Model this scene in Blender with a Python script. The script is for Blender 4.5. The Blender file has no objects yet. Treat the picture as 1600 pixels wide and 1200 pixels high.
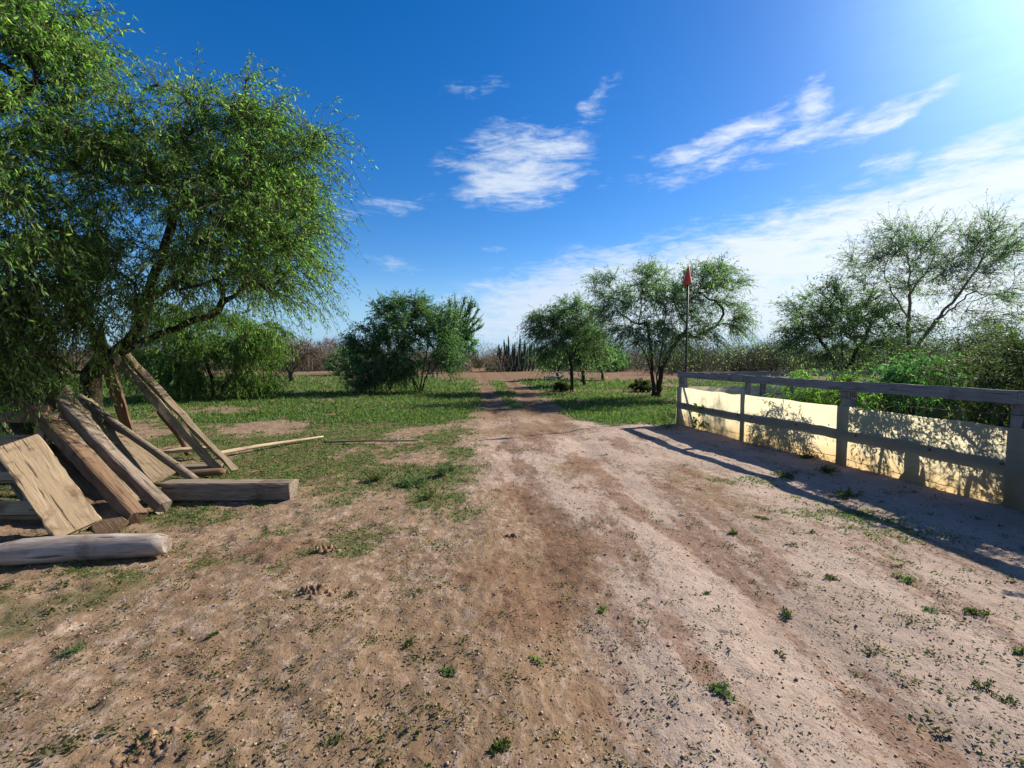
import bpy, math, random
import numpy as np
from mathutils import Vector, Matrix

random.seed(7)
rng = np.random.default_rng(11)
S = bpy.context.scene
COL = S.collection
R = math.radians

# ------------------------------------------------------------------ camera
F = 711.0                      # focal length in photo pixels (1600 wide)
PITCH = math.atan(42 / F)
CAMH = 1.6
cd = bpy.data.cameras.new("camera")
cd.sensor_width = 36
cd.lens = 36 * F / 1600
cd.clip_end = 8000
cd.clip_start = 0.05
cam = bpy.data.objects.new("camera", cd)
cam.location = (0, 0, CAMH)
cam.rotation_euler = (R(90) - PITCH, 0, 0)
COL.objects.link(cam)
S.camera = cam


def ray(px, py):
    cx, cy = (px - 800) / F, (600 - py) / F
    sp, cp = math.sin(PITCH), math.cos(PITCH)
    return Vector((cx, cp + cy * sp, -sp + cy * cp))


def P(px, py, z=0.0):          # where a photo point meets the level z
    d = ray(px, py)
    t = (z - CAMH) / d.z
    return Vector((d.x * t, d.y * t, z))


def at(px, py, y):             # where a photo point meets the distance y
    d = ray(px, py)
    t = y / d.y
    return Vector((d.x * t, y, CAMH + d.z * t))


# ------------------------------------------------------------------ sun, sky, exposure
SUN_AZ, SUN_EL = R(59), R(33)
sun_dir = Vector((math.sin(SUN_AZ) * math.cos(SUN_EL), math.cos(SUN_AZ) * math.cos(SUN_EL), math.sin(SUN_EL)))
ld = bpy.data.lights.new("sun", 'SUN')
ld.energy = 5.0
ld.angle = R(0.5)
ld.color = (1.0, 0.90, 0.74)
lo = bpy.data.objects.new("sun", ld)
lo.rotation_euler = (-sun_dir).to_track_quat('-Z', 'Y').to_euler()
lo.location = (40, 30, 40)
COL.objects.link(lo)
S.view_settings.view_transform = 'Standard'
S.view_settings.look = 'None'
S.view_settings.exposure = 1.2
S.view_settings.gamma = 1
S.cycles.max_bounces = 7
S.cycles.transparent_max_bounces = 6
S.cycles.caustics_reflective = False
S.cycles.caustics_refractive = False


class NT:
    def __init__(s, tree):
        s.t = tree

    def new(s, kind, **kw):
        n = s.t.nodes.new(kind)
        for k, v in kw.items():
            setattr(n, k, v)
        return n

    def link(s, a, b):
        s.t.links.new(a, b)

    def put(s, sock, v):
        if isinstance(v, bpy.types.NodeSocket):
            s.link(v, sock)
        else:
            sock.default_value = v

    def m(s, op, a, b=0.0, c=0.0, clamp=False):
        n = s.new('ShaderNodeMath', operation=op, use_clamp=clamp)
        s.put(n.inputs[0], a)
        s.put(n.inputs[1], b)
        s.put(n.inputs[2], c)
        return n.outputs[0]

    def smooth(s, v, a, b):
        n = s.new('ShaderNodeMapRange', interpolation_type='SMOOTHSTEP')
        s.put(n.inputs[0], v)
        s.put(n.inputs[1], a)
        s.put(n.inputs[2], b)
        n.inputs[3].default_value = 0
        n.inputs[4].default_value = 1
        return n.outputs[0]

    def mix(s, f, a, b, blend='MIX'):
        n = s.new('ShaderNodeMix', data_type='RGBA', blend_type=blend)
        s.put(n.inputs[0], f)
        s.put(n.inputs[6], a)
        s.put(n.inputs[7], b)
        return n.outputs[2]

    def noise(s, vec, scale, detail=4, rough=0.55, dist=0.0):
        n = s.new('ShaderNodeTexNoise')
        if vec is not None:
            s.link(vec, n.inputs['Vector'])
        n.inputs['Scale'].default_value = scale
        n.inputs['Detail'].default_value = detail
        n.inputs['Roughness'].default_value = rough
        n.inputs['Distortion'].default_value = dist
        return n.outputs[0]

    def mapping(s, vec, scale=(1, 1, 1), rot=(0, 0, 0), loc=(0, 0, 0)):
        n = s.new('ShaderNodeMapping')
        s.link(vec, n.inputs[0])
        n.inputs['Location'].default_value = loc
        n.inputs['Rotation'].default_value = rot
        n.inputs['Scale'].default_value = scale
        return n.outputs[0]

    def ramp(s, f, stops):
        n = s.new('ShaderNodeValToRGB')
        s.link(f, n.inputs[0])
        e = n.color_ramp.elements
        while len(e) < len(stops):
            e.new(0.5)
        for i, (p, c) in enumerate(stops):
            e[i].position = p
            e[i].color = (*c, 1)
        return n.outputs[0]


def c4(c):
    return (c[0], c[1], c[2], 1)


# ---- world: Nishita sky with cirrus placed by compass direction and elevation
world = bpy.data.worlds.new("World")
S.world = world
world.use_nodes = True
world.node_tree.nodes.clear()
W = NT(world.node_tree)
sky = W.new('ShaderNodeTexSky', sky_type='NISHITA', sun_disc=False)
sky.sun_elevation = SUN_EL
sky.sun_rotation = SUN_AZ
sky.altitude = 300
sky.air_density = 1.0
sky.dust_density = 0.3
sky.ozone_density = 3.0
hs = W.new('ShaderNodeHueSaturation')
hs.inputs['Hue'].default_value = 0.509
hs.inputs['Saturation'].default_value = 1.40
hs.inputs['Value'].default_value = 1.6
W.link(sky.outputs[0], hs.inputs['Color'])
tc = W.new('ShaderNodeTexCoord')
gdir = tc.outputs['Generated']
sx = W.new('ShaderNodeSeparateXYZ')
W.link(gdir, sx.inputs[0])
wn = W.new('ShaderNodeTexNoise')
W.link(gdir, wn.inputs['Vector'])
wn.inputs['Scale'].default_value = 7
wn.inputs['Detail'].default_value = 5
wsep = W.new('ShaderNodeSeparateColor')
W.link(wn.outputs['Color'], wsep.inputs[0])
az0 = W.m('ARCTAN2', sx.outputs[0], sx.outputs[1])
el0 = W.m('ARCSINE', sx.outputs[2])
az = W.m('ADD', az0, W.m('MULTIPLY', W.m('SUBTRACT', wsep.outputs[0], 0.5), 0.16))
el = W.m('ADD', el0, W.m('MULTIPLY', W.m('SUBTRACT', wsep.outputs[1], 0.5), 0.07))
comb = W.new('ShaderNodeCombineXYZ')
W.link(az0, comb.inputs[0])
W.link(el0, comb.inputs[1])
streak = W.noise(W.mapping(comb.outputs[0], scale=(1.0, 4.6, 1), rot=(0, 0, R(-15))), 8, 10, 0.64, 0.5)
fine = W.noise(W.mapping(comb.outputs[0], scale=(1.0, 3.2, 1), rot=(0, 0, R(-22))), 26, 8, 0.66, 0.6)
nz = W.m('ADD', W.m('MULTIPLY', streak, 0.68), W.m('MULTIPLY', fine, 0.32))


def azel(px, py):
    d = ray(px, py).normalized()
    return math.atan2(d.x, d.y), math.asin(d.z)


def puff(px, py, rx, ry, tilt, strength):
    a, e = azel(px, py)
    a2, _ = azel(px + 10, py)
    _, e2 = azel(px, py - 10)
    ra, re = rx * (a2 - a) / 10, ry * (e2 - e) / 10
    ca, sa = math.cos(R(tilt)), math.sin(R(tilt))
    da, de = W.m('SUBTRACT', az, a), W.m('SUBTRACT', el, e)
    u = W.m('ADD', W.m('MULTIPLY', da, ca / ra), W.m('MULTIPLY', de, sa / ra))
    v = W.m('ADD', W.m('MULTIPLY', da, -sa / re), W.m('MULTIPLY', de, ca / re))
    r2 = W.m('ADD', W.m('MULTIPLY', u, u), W.m('MULTIPLY', v, v))
    return W.m('MULTIPLY', W.m('SUBTRACT', 1.0, r2, clamp=True), strength)


puffs = [puff(805, 265, 150, 84, 4, 1.1), puff(850, 240, 110, 50, 16, 0.6),
         puff(740, 135, 72, 32, 10, 0.5), puff(925, 160, 62, 34, 32, 0.62),
         puff(1140, 213, 200, 26, 5, 0.9), puff(1290, 152, 60, 50, 45, 1.0), puff(1235, 172, 95, 30, 14, 0.6),
         puff(1385, 175, 115, 28, 20, 1.05), puff(1280, 208, 120, 22, 8, 0.8),
         puff(1120, 262, 240, 28, 3, 0.6), puff(1400, 240, 80, 28, 12, 0.7), puff(1545, 225, 140, 50, 10, 0.95),
         puff(600, 330, 120, 24, 8, 0.42), puff(590, 408, 100, 16, -6, 0.45), puff(775, 397, 34, 10, 0, 0.55)]
mask = puffs[0]
for p_ in puffs[1:]:
    mask = W.m('MAXIMUM', mask, p_)
# long white bank that climbs to the right
a1, e1 = azel(690, 440)
a2_, e2_ = azel(1600, 205)
slope = (e2_ - e1) / (a2_ - a1)
elb = W.m('ADD', W.m('MULTIPLY', W.m('SUBTRACT', az, a1), slope), e1)
below = W.m('SUBTRACT', elb, el)
bank = W.smooth(below, -0.045, 0.075)
bank = W.m('MULTIPLY', bank, W.smooth(el, -0.01, 0.07))
bank = W.m('MULTIPLY', bank, W.smooth(az, a1 - 0.16, a1 + 0.22))
bank = W.m('MULTIPLY', bank, 1.42)
mask = W.m('MAXIMUM', mask, bank)
# generic cirrus over the rest of the sky that the photo does not show
back = W.smooth(sx.outputs[1], 0.1, -0.5)
mask = W.m('MAXIMUM', mask, W.m('MULTIPLY', back, 0.4))
dens = W.smooth(W.m('ADD', mask, W.m('MULTIPLY', W.m('SUBTRACT', nz, 0.5), 3.6)), 0.18, 1.5)
dens = W.m('MULTIPLY', dens, W.smooth(mask, 0.0, 0.35))
# low cumulus heads just above the horizon
a3, e3 = azel(790, 532)
cum = W.m('MULTIPLY', W.smooth(el0, e3 + 0.022, e3 - 0.004), W.smooth(W.noise(W.mapping(comb.outputs[0], scale=(1, 1.6, 1)), 26, 5, 0.6), 0.45, 0.62))
cum = W.m('MULTIPLY', cum, W.smooth(W.m('ABSOLUTE', W.m('SUBTRACT', az0, a3)), 0.12, 0.02))
dens = W.m('MAXIMUM', dens, W.m('MULTIPLY', cum, 0.8))
# bright forward-scattered light of the thin cloud veil round the sun
sdot = W.new('ShaderNodeVectorMath', operation='DOT_PRODUCT')
W.link(gdir, sdot.inputs[0])
sdot.inputs[1].default_value = sun_dir
aur = W.m('POWER', W.m('MAXIMUM', sdot.outputs['Value'], 0.0), 38.0)
aur = W.m('MULTIPLY', aur, W.m('ADD', 0.75, W.m('MULTIPLY', streak, 0.5)))
SKYK = 0.0416
skyc = W.mix(1.0, hs.outputs[0], (SKYK, SKYK, SKYK, 1), 'MULTIPLY')
skyc = W.mix(W.m('MULTIPLY', W.smooth(el0, 0.20, 0.0), 0.85), skyc, (0.1334, 0.2432, 0.3766, 1))
aurc = W.mix(1.0, skyc, W.mix(aur, (0, 0, 0, 1), (0.3050, 0.5593, 0.6270, 1)), 'ADD')
# clouds get brighter towards the sun
warm = W.smooth(sdot.outputs['Value'], 0.55, 0.96)
cloudc = W.mix(warm, (0.3138, 0.3609, 0.4237, 1), (0.4237, 0.4511, 0.4708, 1))
final = W.mix(W.m('MULTIPLY', dens, 0.93), aurc, cloudc)
bg = W.new('ShaderNodeBackground')
W.link(final, bg.inputs[0])
bg.inputs[1].default_value = 1.0
wo = W.new('ShaderNodeOutputWorld')
W.link(bg.outputs[0], wo.inputs[0])

# ------------------------------------------------------------------ numpy noise
def _h(ix, iy, seed):
    n = (ix.astype(np.int64) * 374761393 + iy.astype(np.int64) * 668265263 + seed * 974711) & 0xFFFFFFFF
    n = ((n ^ (n >> 13)) * 1274126177) & 0xFFFFFFFF
    n = (n ^ (n >> 16)) & 0xFFFF
    return n / 32767.5 - 1.0


def vn(x, y, seed=0):
    ix, iy = np.floor(x), np.floor(y)
    fx, fy = x - ix, y - iy
    fx, fy = fx * fx * fx * (fx * (fx * 6 - 15) + 10), fy * fy * fy * (fy * (fy * 6 - 15) + 10)
    a, b = _h(ix, iy, seed), _h(ix + 1, iy, seed)
    c, d = _h(ix, iy + 1, seed), _h(ix + 1, iy + 1, seed)
    return (a + (b - a) * fx) * (1 - fy) + (c + (d - c) * fx) * fy


def fbm(x, y, seed=0, o=4, g=0.5):
    s = np.zeros_like(x, dtype=float)
    a, f, t = 1.0, 1.0, 0.0
    for i in range(o):
        ca, sa = math.cos(i * 0.9), math.sin(i * 0.9)
        s += a * vn((x * ca - y * sa) * f + i * 17.3, (x * sa + y * ca) * f - i * 9.1, seed + i)
        t += a
        a *= g
        f *= 2.03
    return s / t


def sst(v, a, b):
    t = np.clip((v - a) / (b - a), 0, 1)
    return t * t * (3 - 2 * t)


# ------------------------------------------------------------------ ground functions
def rut_l(y):
    return 0.55 - 0.083 * y


def rut_r(y):
    return 1.80 - 0.067 * y


def track_edges(y):
    yy = np.asarray(y, float)
    l = rut_l(yy) - 0.75 + 0.40 * sst(yy, 8, 13) + 0.25 * vn(yy * 0.7, yy * 0 + 3.1, 41)
    r = rut_r(yy) + 0.75 - 0.55 * sst(yy, 9, 13) + 0.25 * vn(yy * 0.6, yy * 0 + 9.7, 42)
    return l, r


def fields(x, y):
    """green cover, pale sand, red-brown litter, dark burnt soil: 0..1"""
    l, r = track_edges(y)
    n1 = fbm(x * 0.55, y * 0.55, 1, 4) * 0.5 + 0.5
    n2 = fbm(x * 2.2, y * 2.2, 5, 4, 0.6) * 0.5 + 0.5
    nn = np.clip(0.5 + ((0.5 * n1 + 0.5 * n2) - 0.5) * 1.25, 0, 1)
    left = sst(l - x, -0.75, 0.5)
    # left field
    dl = left * (0.25 + 0.58 * sst(y, 3.9, 5.8) + 0.20 * sst(y, 11, 15))
    dl = dl * (1 - 0.25 * np.exp(-((y - 10.2) / 1.0) ** 2) * sst(-x, 1.5, 3))
    # right of the track
    right = sst(x - r, -0.2, 1.0)
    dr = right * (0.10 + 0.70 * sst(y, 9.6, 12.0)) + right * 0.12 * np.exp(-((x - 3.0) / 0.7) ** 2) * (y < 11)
    mid = sst(x, rut_l(y) + 0.25, rut_l(y) + 0.7) * (1 - sst(x, rut_r(y) - 0.7, rut_r(y) - 0.25))
    dm = mid * (0.05 + 0.62 * sst(y, 11.5, 15))
    far = 1 - sst(y, 27 + 14 * sst(-x, 4, 9), 36 + 16 * sst(-x, 4, 9))
    dens = np.clip((dl + dr + dm) * far + 0.05, 0, 0.97)
    dens = dens * (1 - 0.32 * sst(fbm(x * 0.33, y * 0.23, 51, 3), 0.02, 0.30) * sst(y, 7, 10)) * (1 - .25 * sst(fbm(x * 1.3, y * .7, 53, 3), .05, .4))
    rutm = np.exp(-((x - rut_l(y)) / 0.33) ** 2) + np.exp(-((x - rut_r(y)) / 0.33) ** 2)
    dens = dens * (1 - 0.75 * np.clip(rutm, 0, 1))
    g = sst(nn, 0.70 - dens * 0.72, 1.02 - dens * 0.72)
    pale = (0.16 + 0.84 * sst(x - l, -0.6, 1.2)) * (1 - sst(y, 10, 13)) * sst(fbm(x * 0.8, y * 0.5, 9, 4) * 0.5 + 0.5 + 0.22 * sst(x, 0.5, 2.5), 0.32, 0.66)
    st = fbm((x + 0.08 * y) * 2.6, y * 0.75, 13, 5, 0.6) * 0.5 + 0.5
    red = sst(st + 0.13 * np.clip(rutm, 0, 1), 0.46, 0.74) * sst(x - l, -0.5, 0.7) * (1 - 0.35 * sst(x - r, 0.0, 1.2))
    red = np.maximum(red, 0.75 * sst(fbm(x * 1.1, y * 1.1, 17, 4) * 0.5 + 0.5, 0.62, 0.8) * (y < 9))
    red = np.maximum(red, np.clip(rutm, 0, 1) * 0.7 * sst(y, 12, 18))
    red = np.maximum(red, 0.75 * sst(y, 27, 33) * (1 - sst(y, 50, 60)) * sst(x, -9, -5))
    dk = np.exp(-(((x - ASH.x) / 0.9) ** 2 + ((y - ASH.y) / 0.42) ** 2) * 1.2) * (0.6 + 0.8 * n2)
    return g, pale, red, np.clip(dk * 1.3, 0, 1)


ASH = P(405, 650)


def H(x, y):
    x = np.asarray(x, float)
    y = np.asarray(y, float)
    near = 1 - sst(y, 14, 40)
    h = 0.035 * fbm(x * 0.5, y * 0.5, 21, 3)
    h = h + near * 0.020 * fbm(x * 2.1, y * 1.7, 25, 3)
    lf_ = 0.5 + 0.8 * (1 - sst(x, -1.2, 0.4))
    h = h + near * 0.018 * fbm(x * 5.0 + 0.6 * vn(x * 2, y * 2, 71), y * 4.0 + 0.6 * vn(x * 2, y * 2, 72), 28, 4, 0.66) * lf_
    h = h + near * 0.016 * (np.abs(fbm(x * 9.0, y * 6.5, 29, 3, 0.6)) - .25) * lf_
    rough = sst(fbm(x * 0.9, y * 0.9, 33, 3), 0.0, 0.5) * (1 - sst(x, -0.6, 0.6)) * near
    h = h + rough * 0.036 * np.abs(fbm(x * 7.5, y * 7.5, 35, 3, 0.65))
    h = h + near * 0.006 * fbm(x * 19, y * 19, 37, 2)
    h = h - 0.028 * (np.exp(-((x - rut_l(y)) / 0.26) ** 2) + np.exp(-((x - rut_r(y)) / 0.26) ** 2)) * (1 - sst(y, 40, 60))
    return h


def hz(x, y):
    return float(H(np.array([x]), np.array([y]))[0])


# ------------------------------------------------------------------ object helpers
def tag(o, label=None, cat=None, group=None, kind=None):
    if label:
        o['label'] = label
    if cat:
        o['category'] = cat
    if group:
        o['group'] = group
    if kind:
        o['kind'] = kind
    return o


def empty(name, loc, label, cat, group=None, rz=0.0):
    o = bpy.data.objects.new(name, None)
    o.location = loc
    o.rotation_euler = (0, 0, rz)
    o.empty_display_size = 0.2
    COL.objects.link(o)
    return tag(o, label, cat, group)


class MA:
    """collects quads and writes them as one mesh"""

    def __init__(s):
        s.v, s.f, s.mi, s.n = [], [], [], 0

    def add(s, v, f, mi=0):
        v = np.asarray(v, np.float32).reshape(-1, 3)
        f = np.asarray(f, np.int32).reshape(-1, 4)
        s.v.append(v)
        s.f.append(f + s.n)
        s.mi.append(np.full(len(f), mi, np.int32))
        s.n += len(v)

    def mesh(s, name, mats, smooth=False):
        me = bpy.data.meshes.new(name)
        v, f, mi = np.concatenate(s.v), np.concatenate(s.f), np.concatenate(s.mi)
        me.vertices.add(len(v))
        me.vertices.foreach_set('co', v.ravel())
        me.loops.add(len(f) * 4)
        me.loops.foreach_set('vertex_index', f.ravel())
        me.polygons.add(len(f))
        me.polygons.foreach_set('loop_start', np.arange(0, len(f) * 4, 4, dtype=np.int32))
        me.polygons.foreach_set('material_index', mi)
        if smooth is True:
            me.polygons.foreach_set('use_smooth', np.ones(len(f), bool))
        elif smooth is not False:
            me.polygons.foreach_set('use_smooth', np.isin(mi, smooth))
        for m in mats:
            me.materials.append(m)
        me.update(calc_edges=True)
        me.validate()
        return me

    def build(s, name, mats, parent=None, smooth=False):
        o = bpy.data.objects.new(name, s.mesh(name, mats, smooth))
        COL.objects.link(o)
        if parent:
            o.parent = parent
        return o


def unit(a):
    return a / np.maximum(np.linalg.norm(a, axis=-1, keepdims=True), 1e-9)


def tube(ma, pts, rad, sides=6, mi=0, cap=False):
    pts = np.asarray(pts, float)
    rad = np.asarray(rad, float)
    if cap:
        pts = np.vstack([pts[:1], pts, pts[-1:]])
        rad = np.concatenate([[rad[0] * 0.02], rad, [rad[-1] * 0.02]])
        t = unit(np.gradient(pts[1:-1], axis=0)) if len(pts) > 3 else unit(np.repeat(pts[2:3] - pts[1:2], 1, 0))
        t = np.vstack([t[:1], t, t[-1:]])
    else:
        t = unit(np.gradient(pts, axis=0))
    ref = np.array([0.31, 0.17, 0.93]) if abs(t[len(t) // 2][2]) < 0.8 else np.array([0.95, 0.21, 0.1])
    a = unit(np.cross(t, ref))
    b = np.cross(t, a)
    th = np.arange(sides) * 2 * math.pi / sides
    ring = a[:, None, :] * np.cos(th)[None, :, None] + b[:, None, :] * np.sin(th)[None, :, None]
    v = pts[:, None, :] + ring * rad[:, None, None]
    n = len(pts)
    i, j = np.meshgrid(np.arange(n - 1), np.arange(sides), indexing='ij')
    j2 = (j + 1) % sides
    f = np.stack([i * sides + j, i * sides + j2, (i + 1) * sides + j2, (i + 1) * sides + j], -1).reshape(-1, 4)
    ma.add(v.reshape(-1, 3), f, mi)


def tubes_batch(ma, pts, r0, r1, sides=3, mi=0):
    """pts (N,K,3): many thin twigs at once"""
    N, K, _ = pts.shape
    t = unit(np.gradient(pts, axis=1))
    ref = np.array([0.37, 0.55, 0.29])
    a = unit(np.cross(t, ref))
    b = np.cross(t, a)
    th = np.arange(sides) * 2 * math.pi / sides
    rr = np.linspace(r0, r1, K)
    ring = a[:, :, None, :] * np.cos(th)[None, None, :, None] + b[:, :, None, :] * np.sin(th)[None, None, :, None]
    v = pts[:, :, None, :] + ring * rr[None, :, None, None]
    i, j = np.meshgrid(np.arange(K - 1), np.arange(sides), indexing='ij')
    j2 = (j + 1) % sides
    f = np.stack([i * sides + j, i * sides + j2, (i + 1) * sides + j2, (i + 1) * sides + j], -1).reshape(-1, 4)
    f = (f[None] + (np.arange(N) * K * sides)[:, None, None]).reshape(-1, 4)
    ma.add(v.reshape(-1, 3), f, mi)


def leaves(ma, p, d, L, Wd, mi=0, mid=0.45, side=None):
    n = len(p)
    d = unit(d)
    if side is None:
        side = unit(np.cross(d, rng.normal(size=(n, 3))))
    L = np.broadcast_to(np.asarray(L, float), (n,))[:, None]
    Wd = np.broadcast_to(np.asarray(Wd, float), (n,))[:, None]
    v = np.stack([p, p + d * L * mid + side * Wd * 0.5, p + d * L, p + d * L * mid - side * Wd * 0.5], 1)
    ma.add(v.reshape(-1, 3), np.arange(n * 4).reshape(n, 4), mi)


# ------------------------------------------------------------------ materials
def newmat(name):
    m = bpy.data.materials.new(name)
    m.use_nodes = True
    m.node_tree.nodes.clear()
    n = NT(m.node_tree)
    out = n.new('ShaderNodeOutputMaterial')
    return m, n, out


def bsdf(n, out, col, rough=0.85, spec=0.2, bump=None, bstr=0.3, bdist=0.01):
    b = n.new('ShaderNodeBsdfPrincipled')
    n.put(b.inputs['Base Color'], col if isinstance(col, bpy.types.NodeSocket) else c4(col))
    n.put(b.inputs['Roughness'], rough)
    b.inputs['Specular IOR Level'].default_value = spec
    if bump is not None:
        bp = n.new('ShaderNodeBump')
        bp.inputs['Strength'].default_value = bstr
        bp.inputs['Distance'].default_value = bdist
        n.link(bump, bp.inputs['Height'])
        n.link(bp.outputs[0], b.inputs['Normal'])
    n.link(b.outputs[0], out.inputs[0])
    return b


def leaf_mat(name, ca, cb, cc=None, transl=0.5, rough=0.6, spec=0.15):
    m, n, out = newmat(name)
    geo = n.new('ShaderNodeNewGeometry')
    stops = [(0.0, ca), (0.7, cb), (1.0, cc or cb)]
    col = n.ramp(geo.outputs['Random Per Island'], stops)
    b = n.new('ShaderNodeBsdfPrincipled')
    n.link(col, b.inputs['Base Color'])
    b.inputs['Roughness'].default_value = rough
    b.inputs['Specular IOR Level'].default_value = spec
    t = n.new('ShaderNodeBsdfTranslucent')
    tcol = n.mix(1.0, col, (1.15, 1.6, 0.85, 1), 'MULTIPLY')
    n.link(tcol, t.inputs[0])
    mx = n.new('ShaderNodeMixShader')
    mx.inputs[0].default_value = transl
    n.link(b.outputs[0], mx.inputs[1])
    n.link(t.outputs[0], mx.inputs[2])
    n.link(mx.outputs[0], out.inputs[0])
    return m


def wood_mat(name, dark, light, grain=26.0, stain=(0.16, 0.11, 0.07), blotch=0.5):
    m, n, out = newmat(name)
    tcx = n.new('ShaderNodeTexCoord')
    oi = n.new('ShaderNodeObjectInfo')
    vec = n.new('ShaderNodeVectorMath', operation='ADD')
    n.link(tcx.outputs['Object'], vec.inputs[0])
    n.link(oi.outputs['Random'], vec.inputs[1])
    vo = vec.outputs[0]
    g1 = n.noise(n.mapping(vo, scale=(1.3, grain, grain)), 1.6, 8, 0.65, 0.6)
    g2 = n.noise(n.mapping(vo, scale=(5, grain * 5, grain * 5)), 1.0, 4, 0.6)
    bl = n.noise(vo, 3.4, 6, 0.65, 0.3)
    gsum = n.m('ADD', n.m('MULTIPLY', g1, 0.7), n.m('MULTIPLY', g2, 0.3))
    col = n.ramp(gsum, [(0.30, dark), (0.66, light)])
    col = n.mix(n.m('MULTIPLY', n.smooth(bl, 0.50, 0.72), blotch), col, c4(stain))
    crack = n.smooth(n.noise(n.mapping(vo, scale=(0.8, grain * 1.2, grain * 1.2)), 2.4, 3, 0.5), 0.40, 0.34)
    col = n.mix(n.m('MULTIPLY', crack, 0.75), col, (0.035, 0.026, 0.02, 1))
    hgt = n.m('SUBTRACT', gsum, n.m('MULTIPLY', crack, 0.5))
    bsdf(n, out, col, 0.85, 0.15, hgt, 0.7, 0.012)
    return m


def plain_mat(name, ca, cb, scale=8, rough=0.8, spec=0.2, bstr=0.3, bdist=0.01):
    m, n, out = newmat(name)
    tcx = n.new('ShaderNodeTexCoord')
    nz_ = n.noise(tcx.outputs['Object'], scale, 7, 0.62)
    bsdf(n, out, n.ramp(nz_, [(0.32, ca), (0.68, cb)]), rough, spec, nz_, bstr, bdist)
    return m


def bark_mat(name, ca, cb):
    m, n, out = newmat(name)
    tcx = n.new('ShaderNodeTexCoord')
    nz_ = n.noise(n.mapping(tcx.outputs['Object'], scale=(9, 9, 2.2)), 2.4, 8, 0.7, 0.6)
    bsdf(n, out, n.ramp(nz_, [(0.35, ca), (0.68, cb)]), 0.95, 0.05, nz_, 0.9, 0.03)
    return m


# soil, driven by the fields stored on the sheet
m_soil, n, out = newmat("soil")
att = n.new('ShaderNodeAttribute', attribute_name='cover')
asep = n.new('ShaderNodeSeparateColor')
n.link(att.outputs['Color'], asep.inputs[0])
gr, pa, re_ = asep.outputs[0], asep.outputs[1], asep.outputs[2]
dk_ = att.outputs['Alpha']
geo = n.new('ShaderNodeNewGeometry')
pos = geo.outputs['Position']
na = n.noise(pos, 1.3, 8, 0.62)
nb = n.noise(pos, 9, 8, 0.68, 0.3)
nc = n.noise(pos, 55, 6, 0.7)
nst = n.noise(n.mapping(pos, scale=(1, 0.28, 1), rot=(0, 0, R(5))), 15, 7, 0.7, 0.3)
tan = n.ramp(na, [(0.3, (0.1359, 0.0886, 0.0550)), (0.72, (0.1970, 0.1374, 0.0901))])
pal = n.ramp(na, [(0.3, (0.2481, 0.1909, 0.1573)), (0.72, (0.3474, 0.2779, 0.2367))])
nm_ = n.noise(n.mapping(pos, scale=(1, 0.55, 1), rot=(0, 0, R(8))), 24, 8, 0.72, 0.5)
pw = n.m('ADD', n.m('ADD', n.m('MULTIPLY', n.m('SUBTRACT', nb, 0.5), 2.0), n.m('MULTIPLY', n.m('SUBTRACT', nm_, 0.5), 3.0)), n.m('MULTIPLY', pa, 0.95))
pw = n.smooth(pw, -0.05, 0.85)
col = n.mix(pw, tan, pal)
rw = n.m('ADD', n.m('ADD', n.m('MULTIPLY', n.m('SUBTRACT', nst, 0.5), 2.4), n.m('MULTIPLY', n.m('SUBTRACT', nm_, 0.5), 2.6)), n.m('ADD', re_, n.m('MULTIPLY', n.m('SUBTRACT', nc, 0.5), 1.2)))
rw = n.m('MULTIPLY', n.smooth(rw, 0.25, 1.0), 0.68)
col = n.mix(rw, col, n.ramp(nb, [(0.3, (0.0789, 0.0382, 0.0232)), (0.7, (0.1618, 0.0863, 0.0531))]))
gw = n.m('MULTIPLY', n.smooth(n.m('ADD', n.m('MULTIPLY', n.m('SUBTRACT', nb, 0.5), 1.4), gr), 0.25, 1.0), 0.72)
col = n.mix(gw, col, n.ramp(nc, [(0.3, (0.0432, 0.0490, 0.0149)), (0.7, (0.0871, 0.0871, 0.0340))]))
col = n.mix(n.m('MULTIPLY', dk_, 0.85), col, (0.0208, 0.0124, 0.0100, 1))
deb = n.smooth(n.noise(n.mapping(pos, scale=(1, 0.8, 1)), 31, 7, 0.75, 0.8), 0.62, 0.72)
col = n.mix(n.m('MULTIPLY', deb, 0.6), col, (0.0581, 0.0382, 0.0282, 1))
speck = n.smooth(nc, 0.44, 0.33)
col = n.mix(n.m('MULTIPLY', speck, 0.65), col, (0.0581, 0.0373, 0.0266, 1))
spk2 = n.smooth(n.noise(pos, 120, 3, 0.6), 0.62, 0.74)
col = n.mix(n.m('MULTIPLY', spk2, 0.35), col, (0.3370, 0.2789, 0.2324, 1))
hb = n.m('ADD', n.m('ADD', n.m('MULTIPLY', nb, 0.9), n.m('MULTIPLY', nc, 0.4)), n.m('MULTIPLY', nm_, 0.8))
bsdf(n, out, col, 0.95, 0.05, hb, 0.62, 0.03)

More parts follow.
